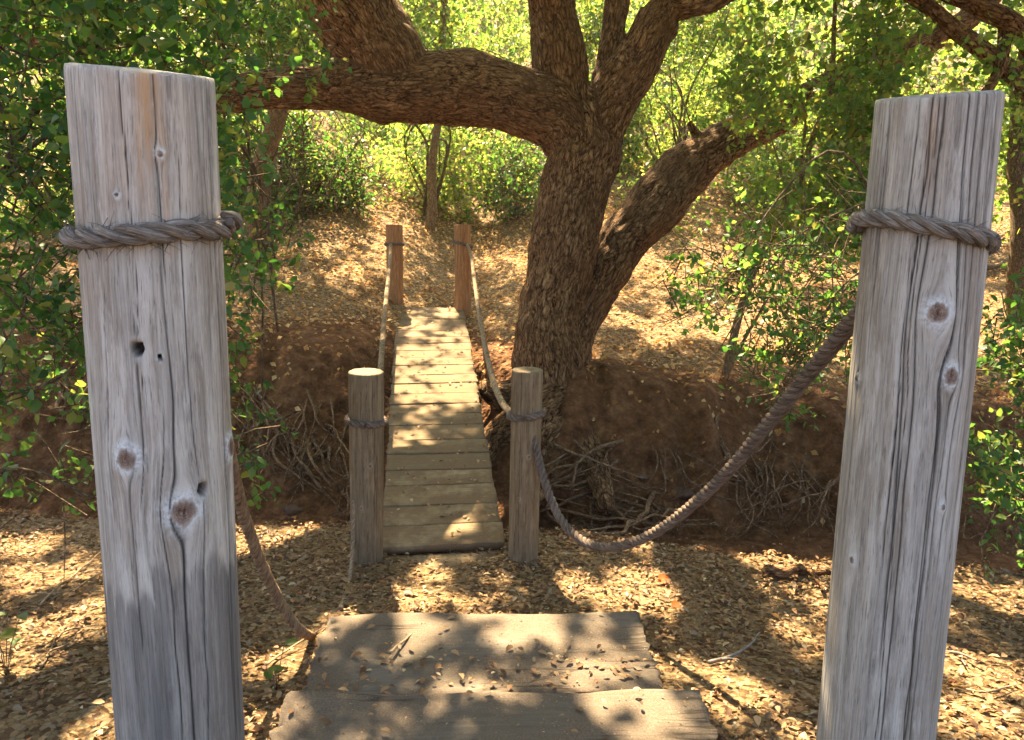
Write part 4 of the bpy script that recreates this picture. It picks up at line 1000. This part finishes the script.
root_mass('thick root on the brown bank behind the left evergreen shrub', 70, 400, 50, 22, 9, .035, (.35, 1.1))
root_mass('tangle of thin roots in the dark gully behind the sagging rope', 620, 512, 90, 22, 22, .016, (.5, 1.6))
root_mass('fine hanging roots in the gully just left of tall right post', 795, 500, 65, 46, 30, .010, (.5, 1.4))
root_mass('fine roots in the gully right of tall right post', 1000, 515, 40, 28, 12, .009, (.5, 1.3))
root_mass('web of roots spreading from the oak foot down the bank', 590, 470, 70, 34, 20, .016, (.35, 1.5))
root_mass('fine roots and dead stems on the bank between the sagging rope and the oak', 720, 470, 60, 40, 18, .008, (.5, 1.5))
root_mass('fine roots on the bare bank left of the bridge', 285, 430, 45, 50, 22, .010, (.5, 1.6))
root_mass('roots hanging under the left edge of the bridge', 345, 505, 20, 28, 9, .012, (.5, 1.3))
def stone(label, px, py, r, sd_):
    c = G(px, py); n1, n2 = 20, 28
    a, b_ = np.meshgrid(np.linspace(0, 2 * np.pi, n2, endpoint=False), np.linspace(.01, np.pi - .01, n1))
    d = np.stack([np.cos(a) * np.sin(b_), np.sin(a) * np.sin(b_), np.cos(b_)], 2)
    rad = 1 + .45 * fbm(d[..., 0] * 1.2, d[..., 1] * 1.2, d[..., 2] * 1.2 + sd_, sd_, 4)
    v = (d * rad[..., None] * np.array([1.25, .9, .75]) * r).reshape(-1, 3)
    i = (np.arange(n1 - 1) * n2)[:, None]; j = np.arange(n2)[None]; k = (j + 1) % n2
    o = obj('stone', mesh_np('stone', v, [np.stack(np.broadcast_arrays(i + j, i + n2 + j, i + n2 + k, i + k), 2).reshape(-1, 4)]), M_STONE)
    o.location = (c + [0, .02, r * .05]).tolist(); tag(o, label, 'stone', 'stones in the gully')
for k_, (lab, px, py, r) in enumerate([('rounded brown stone at foot of the bank under the sagging rope', 683, 494, .085), ('small stone above the roots right of the oak foot', 640, 478, .06), ('small flat stone in shade of the bank near tall right post', 760, 470, .07), ('stone half buried low in the bank below the oak', 665, 512, .05), ('dark stone in the gully left of the bridge', 292, 512, .07)]):
    stone(lab, px, py, r, k_ + 3)
def stick(name, label, cat, paths, mt=M_ROOT, lift=.02, group=None):
    c = G(*paths[0][0][0]); root = thing(name, label, cat, c, group) if len(paths) > 1 else None
    g = Geo()
    for pts, r in paths:
        p = np.array([G(*q) for q in pts]); p[:, 2] += lift + r
        n = 22; cc = wiggle(p, n, r * 1.5, 9, pts[0][0]); g.tube(cc, np.linspace(r, r * .45, n), 7)
    o = obj(name, g.mesh(name, c), mt); o.location = c.tolist()
    if root is not None: bpy.data.objects.remove(root)
    tag(o, label, cat, group)
TW = 'twigs lying on the leaf litter'
stick('twig', 'pale forked twig on the ground left of tall left post', 'twig', [([(42, 672), (62, 640), (100, 630)], .007), ([(52, 655), (70, 648), (84, 634)], .005)], M_ROPE_TAN, group=TW)
stick('twig', 'long pale twigs near the left edge below the gully', 'twig', [([(40, 610), (80, 575), (115, 545)], .007), ([(30, 600), (70, 595), (110, 570)], .005)], M_ROPE_TAN, group=TW)
stick('twig', 'straight pale twig on the ground beside the end of the left rope', 'twig', [([(268, 672), (295, 652), (328, 632)], .006)], M_ROPE_TAN, .03, group=TW)
stick('twig', 'short grey twig lying on the leafy middle step', 'twig', [([(388, 672), (400, 664), (413, 656)], .008)], M_ROPE_TAN, .09, group=TW)
stick('twig', 'grey broken twig right of the steps', 'twig', [([(712, 668), (735, 660), (760, 640)], .009), ([(722, 668), (730, 665), (736, 668)], .008)], M_ROPE_GREY, .02, group=TW)
stick('twig', 'grey forked twig right of tall right post', 'twig', [([(935, 655), (958, 660), (976, 668)], .008), ([(958, 660), (966, 672)], .006)], M_ROPE_GREY, .02, group=TW)
stick('twig', 'curved twig on the ground near the right edge', 'twig', [([(955, 690), (985, 700), (1015, 690)], .006)], M_ROPE_TAN, .02, group=TW)
stick('dead_branch', 'chunk of dark dead branch on the litter left of tall right post', 'branch', [([(768, 582), (790, 576), (806, 574), (826, 586)], .036), ([(800, 577), (812, 585), (818, 596)], .02), ([(772, 580), (765, 586)], .018)], M_BARK, .02)
stick('dead_branch', 'thin bare branch hanging down the bank behind the sagging rope', 'branch', [([(715, 420), (722, 452), (742, 486), (765, 500), (790, 515)], .018)], M_ROOT, .03)
stick('dead_branch', 'long pale log lying on the far slope right of tall right post', 'log', [([(975, 274), (1000, 273), (1060, 272)], .06)], M_BARK_PALE, .05)
def seedling(label, px, py, n, s):
    c = G(px, py); root = thing('seedling', label, 'seedling', c, 'green seedlings on the path edge')
    g = Geo(); P_ = []; A_ = []
    for i in range(n):
        t = c + rng.normal(size=3) * [.03, .03, 0] * s + [0, 0, .05 * s + .03 * i * s]
        g.tube(np.array([c, (c + t) / 2 + rng.normal(size=3) * .005, t]), [.0022, .002, .0015], 5); P_.append(t); a = rng.normal(size=3); a[2] = .1; A_.append(a)
    obj('stem', g.mesh('stem', c), M_BARK_PALE, root)
    v, f = leaves(np.array(P_), np.array(A_), np.tile([0, -.4, 1.], (n, 1)), np.full(n, .055 * s)); obj('foliage', mesh_np('foliage', v - c, f), M_LEAF_MID, root)
seedling('small green seedling by the left end of the nearest step', 277, 692, 5, 1.0)
seedling('small green seedling at the left edge of the path', 6, 676, 6, 1.3)
for lab, px, py, s in (('bright orange red fallen leaf in the sunny patch right of the steps', 658, 587, .085), ('smaller red fallen leaf below the bright orange one', 671, 612, .06)):
    c = G(px, py) + [0, 0, .03]
    v, f = leaves(np.zeros((1, 3)), np.array([[.8, .5, .15]]), np.array([[.1, -.5, 1.0]]), np.array([s]), True, 1.5, 1.5)
    o = obj('fallen_leaf', mesh_np('fallen_leaf', v, f), M_RED_LEAF); o.location = c.tolist(); tag(o, lab, 'leaf', 'red fallen leaves')

# ------------------------------------------------------------------ fallen leaves
def litter(name, x0, x1, y0, y1, n, s0, s1, mt, fine, mask, lift, tilt, width):
    x = rng.uniform(x0, x1, n); y = rng.uniform(y0, y1, n)
    u, v_, d = proj(np.stack([x, y, H(x, y)], 1))
    k = (u > -160) & (u < 1190) & (v_ < 900) & mask(x, y); x, y = x[k], y[k]; n = len(x)
    z = H(x, y); e_ = .03
    nr = unit(np.stack([-(H(x + e_, y) - H(x - e_, y)) / (2 * e_), -(H(x, y + e_) - H(x, y - e_)) / (2 * e_), np.ones(n)], 1))
    nr = unit(nr + rng.normal(size=(n, 3)) * tilt)
    ax_ = unit(np.cross(nr, rng.normal(size=(n, 3))))
    pos = np.stack([x, y, z + rng.uniform(.002, lift, n)], 1)
    return leaves(pos, ax_, nr, rng.uniform(s0, s1, n) * rng.choice([1, .6, .8, 1.2], n), fine, width, 1.5)
def on_step(x, y, m=0.0):
    r = np.zeros(len(x), bool)
    for a, b_, dep in (st1, st2): r |= (x > min(a[0], b_[0]) - m) & (x < max(a[0], b_[0]) + m) & (y < max(a[1], b_[1]) + m) & (y > min(a[1], b_[1]) - dep - m)
    return r
def under_bridge(x, y, m=.05):
    t = (y - A0[1]) / dv[1]; c = A0[0] + dv[0] * t
    return (t > 0) & (t < 1) & (np.abs(x - c) < .37 + m)
def m_near(x, y):
    p = np.clip(.62 + .60 * fbm(x * 2.2, y * 2.2, 0, 63, 3) * 1.6, .22, 1); p = np.where(y > yN(x) + .16, .05, p)
    path = np.exp(-((x - .1) / .55) ** 2) * ((y > 3.1) & (y < 4.1)) * .12
    return (rng.random(len(x)) < p - path) & ~on_step(x, y)
v1, f1 = litter('near', -4.2, 4.8, 1.0, 6.0, 108000, .016, .044, M_LITTER, True, m_near, .028, .30, .95)
litr = obj('fallen_leaves', mesh_np('fallen_leaves', v1, f1), M_LITTER); tag(litr, kind='stuff', label='dry tan oak leaves covering the near ground around the steps', cat='leaf litter')
def m_far(x, y):
    d = y - yL(x); p = np.where(d < 0, .03 + .45 * sst((d + 1.1) / 1.1), .9)
    p = p * np.clip(.75 + .5 * vn(x * .9, y * .9, 0, 64), .25, 1)
    return (rng.random(len(x)) < p) & ~(under_bridge(x, y, .0) & (y > 8.4))
v2, f2 = litter('far', -9, 12, 5.9, 22, 125000, .038, .078, M_LITTER_FAR, False, m_far, .05, .38, 1.1)
lf = obj('fallen_leaves', mesh_np('fallen_leaves', v2, f2, smooth=False), M_LITTER_FAR); tag(lf, kind='stuff', label='fallen leaves tinted sunlit orange carpeting the far bank', cat='leaf litter')
# loose leaves on the steps and the bridge deck
xs, ys, zs, ns = [], [], [], []
for (a, b_, dep), zt, cnt in ((st1, .34, 35), (st2, .215, 150)):
    for _ in range(cnt):
        t = rng.random(); q = a + (b_ - a) * t; dd = rng.random()
        if zt < .3: dd = .45 + .5 * rng.random() ** .6 if rng.random() < .85 else dd
        xs.append(q[0]); ys.append(q[1] - dd * dep); zs.append(zt + rng.uniform(.006, .022)); ns.append((0, 0, 1))
for _ in range(240):
    f_ = rng.random() ** 1.1; q = A0 + dv * f_ + side * rng.uniform(-.36, .36) + upv * rng.uniform(.008, .02)
    xs.append(q[0]); ys.append(q[1]); zs.append(q[2]); ns.append(upv)
nbig = len(xs)
for (a, b_, dep), zt, cnt in ((st1, .34, 160), (st2, .215, 450)):
    for _ in range(cnt):
        t = rng.random(); q = a + (b_ - a) * t; dd = rng.random()
        if vn(q[0] * 5, dd * 4, zt, 19) < -.1: continue
        xs.append(q[0]); ys.append(q[1] - dd * dep); zs.append(zt + rng.uniform(.005, .011)); ns.append((0, 0, 1))
pos = np.stack([xs, ys, zs], 1); nr = unit(np.array(ns) + rng.normal(size=(len(pos), 3)) * .22)
v3, f3 = leaves(pos, unit(np.cross(nr, rng.normal(size=(len(pos), 3)))), nr, np.where(np.arange(len(pos)) < nbig, rng.uniform(.018, .048, len(pos)), rng.uniform(.004, .014, len(pos))), True, .95, 1.5)
ls = obj('fallen_leaves', mesh_np('fallen_leaves', v3, f3), M_LITTER); tag(ls, kind='stuff', label='loose dry leaves scattered on the steps and bridge boards', cat='leaf litter')
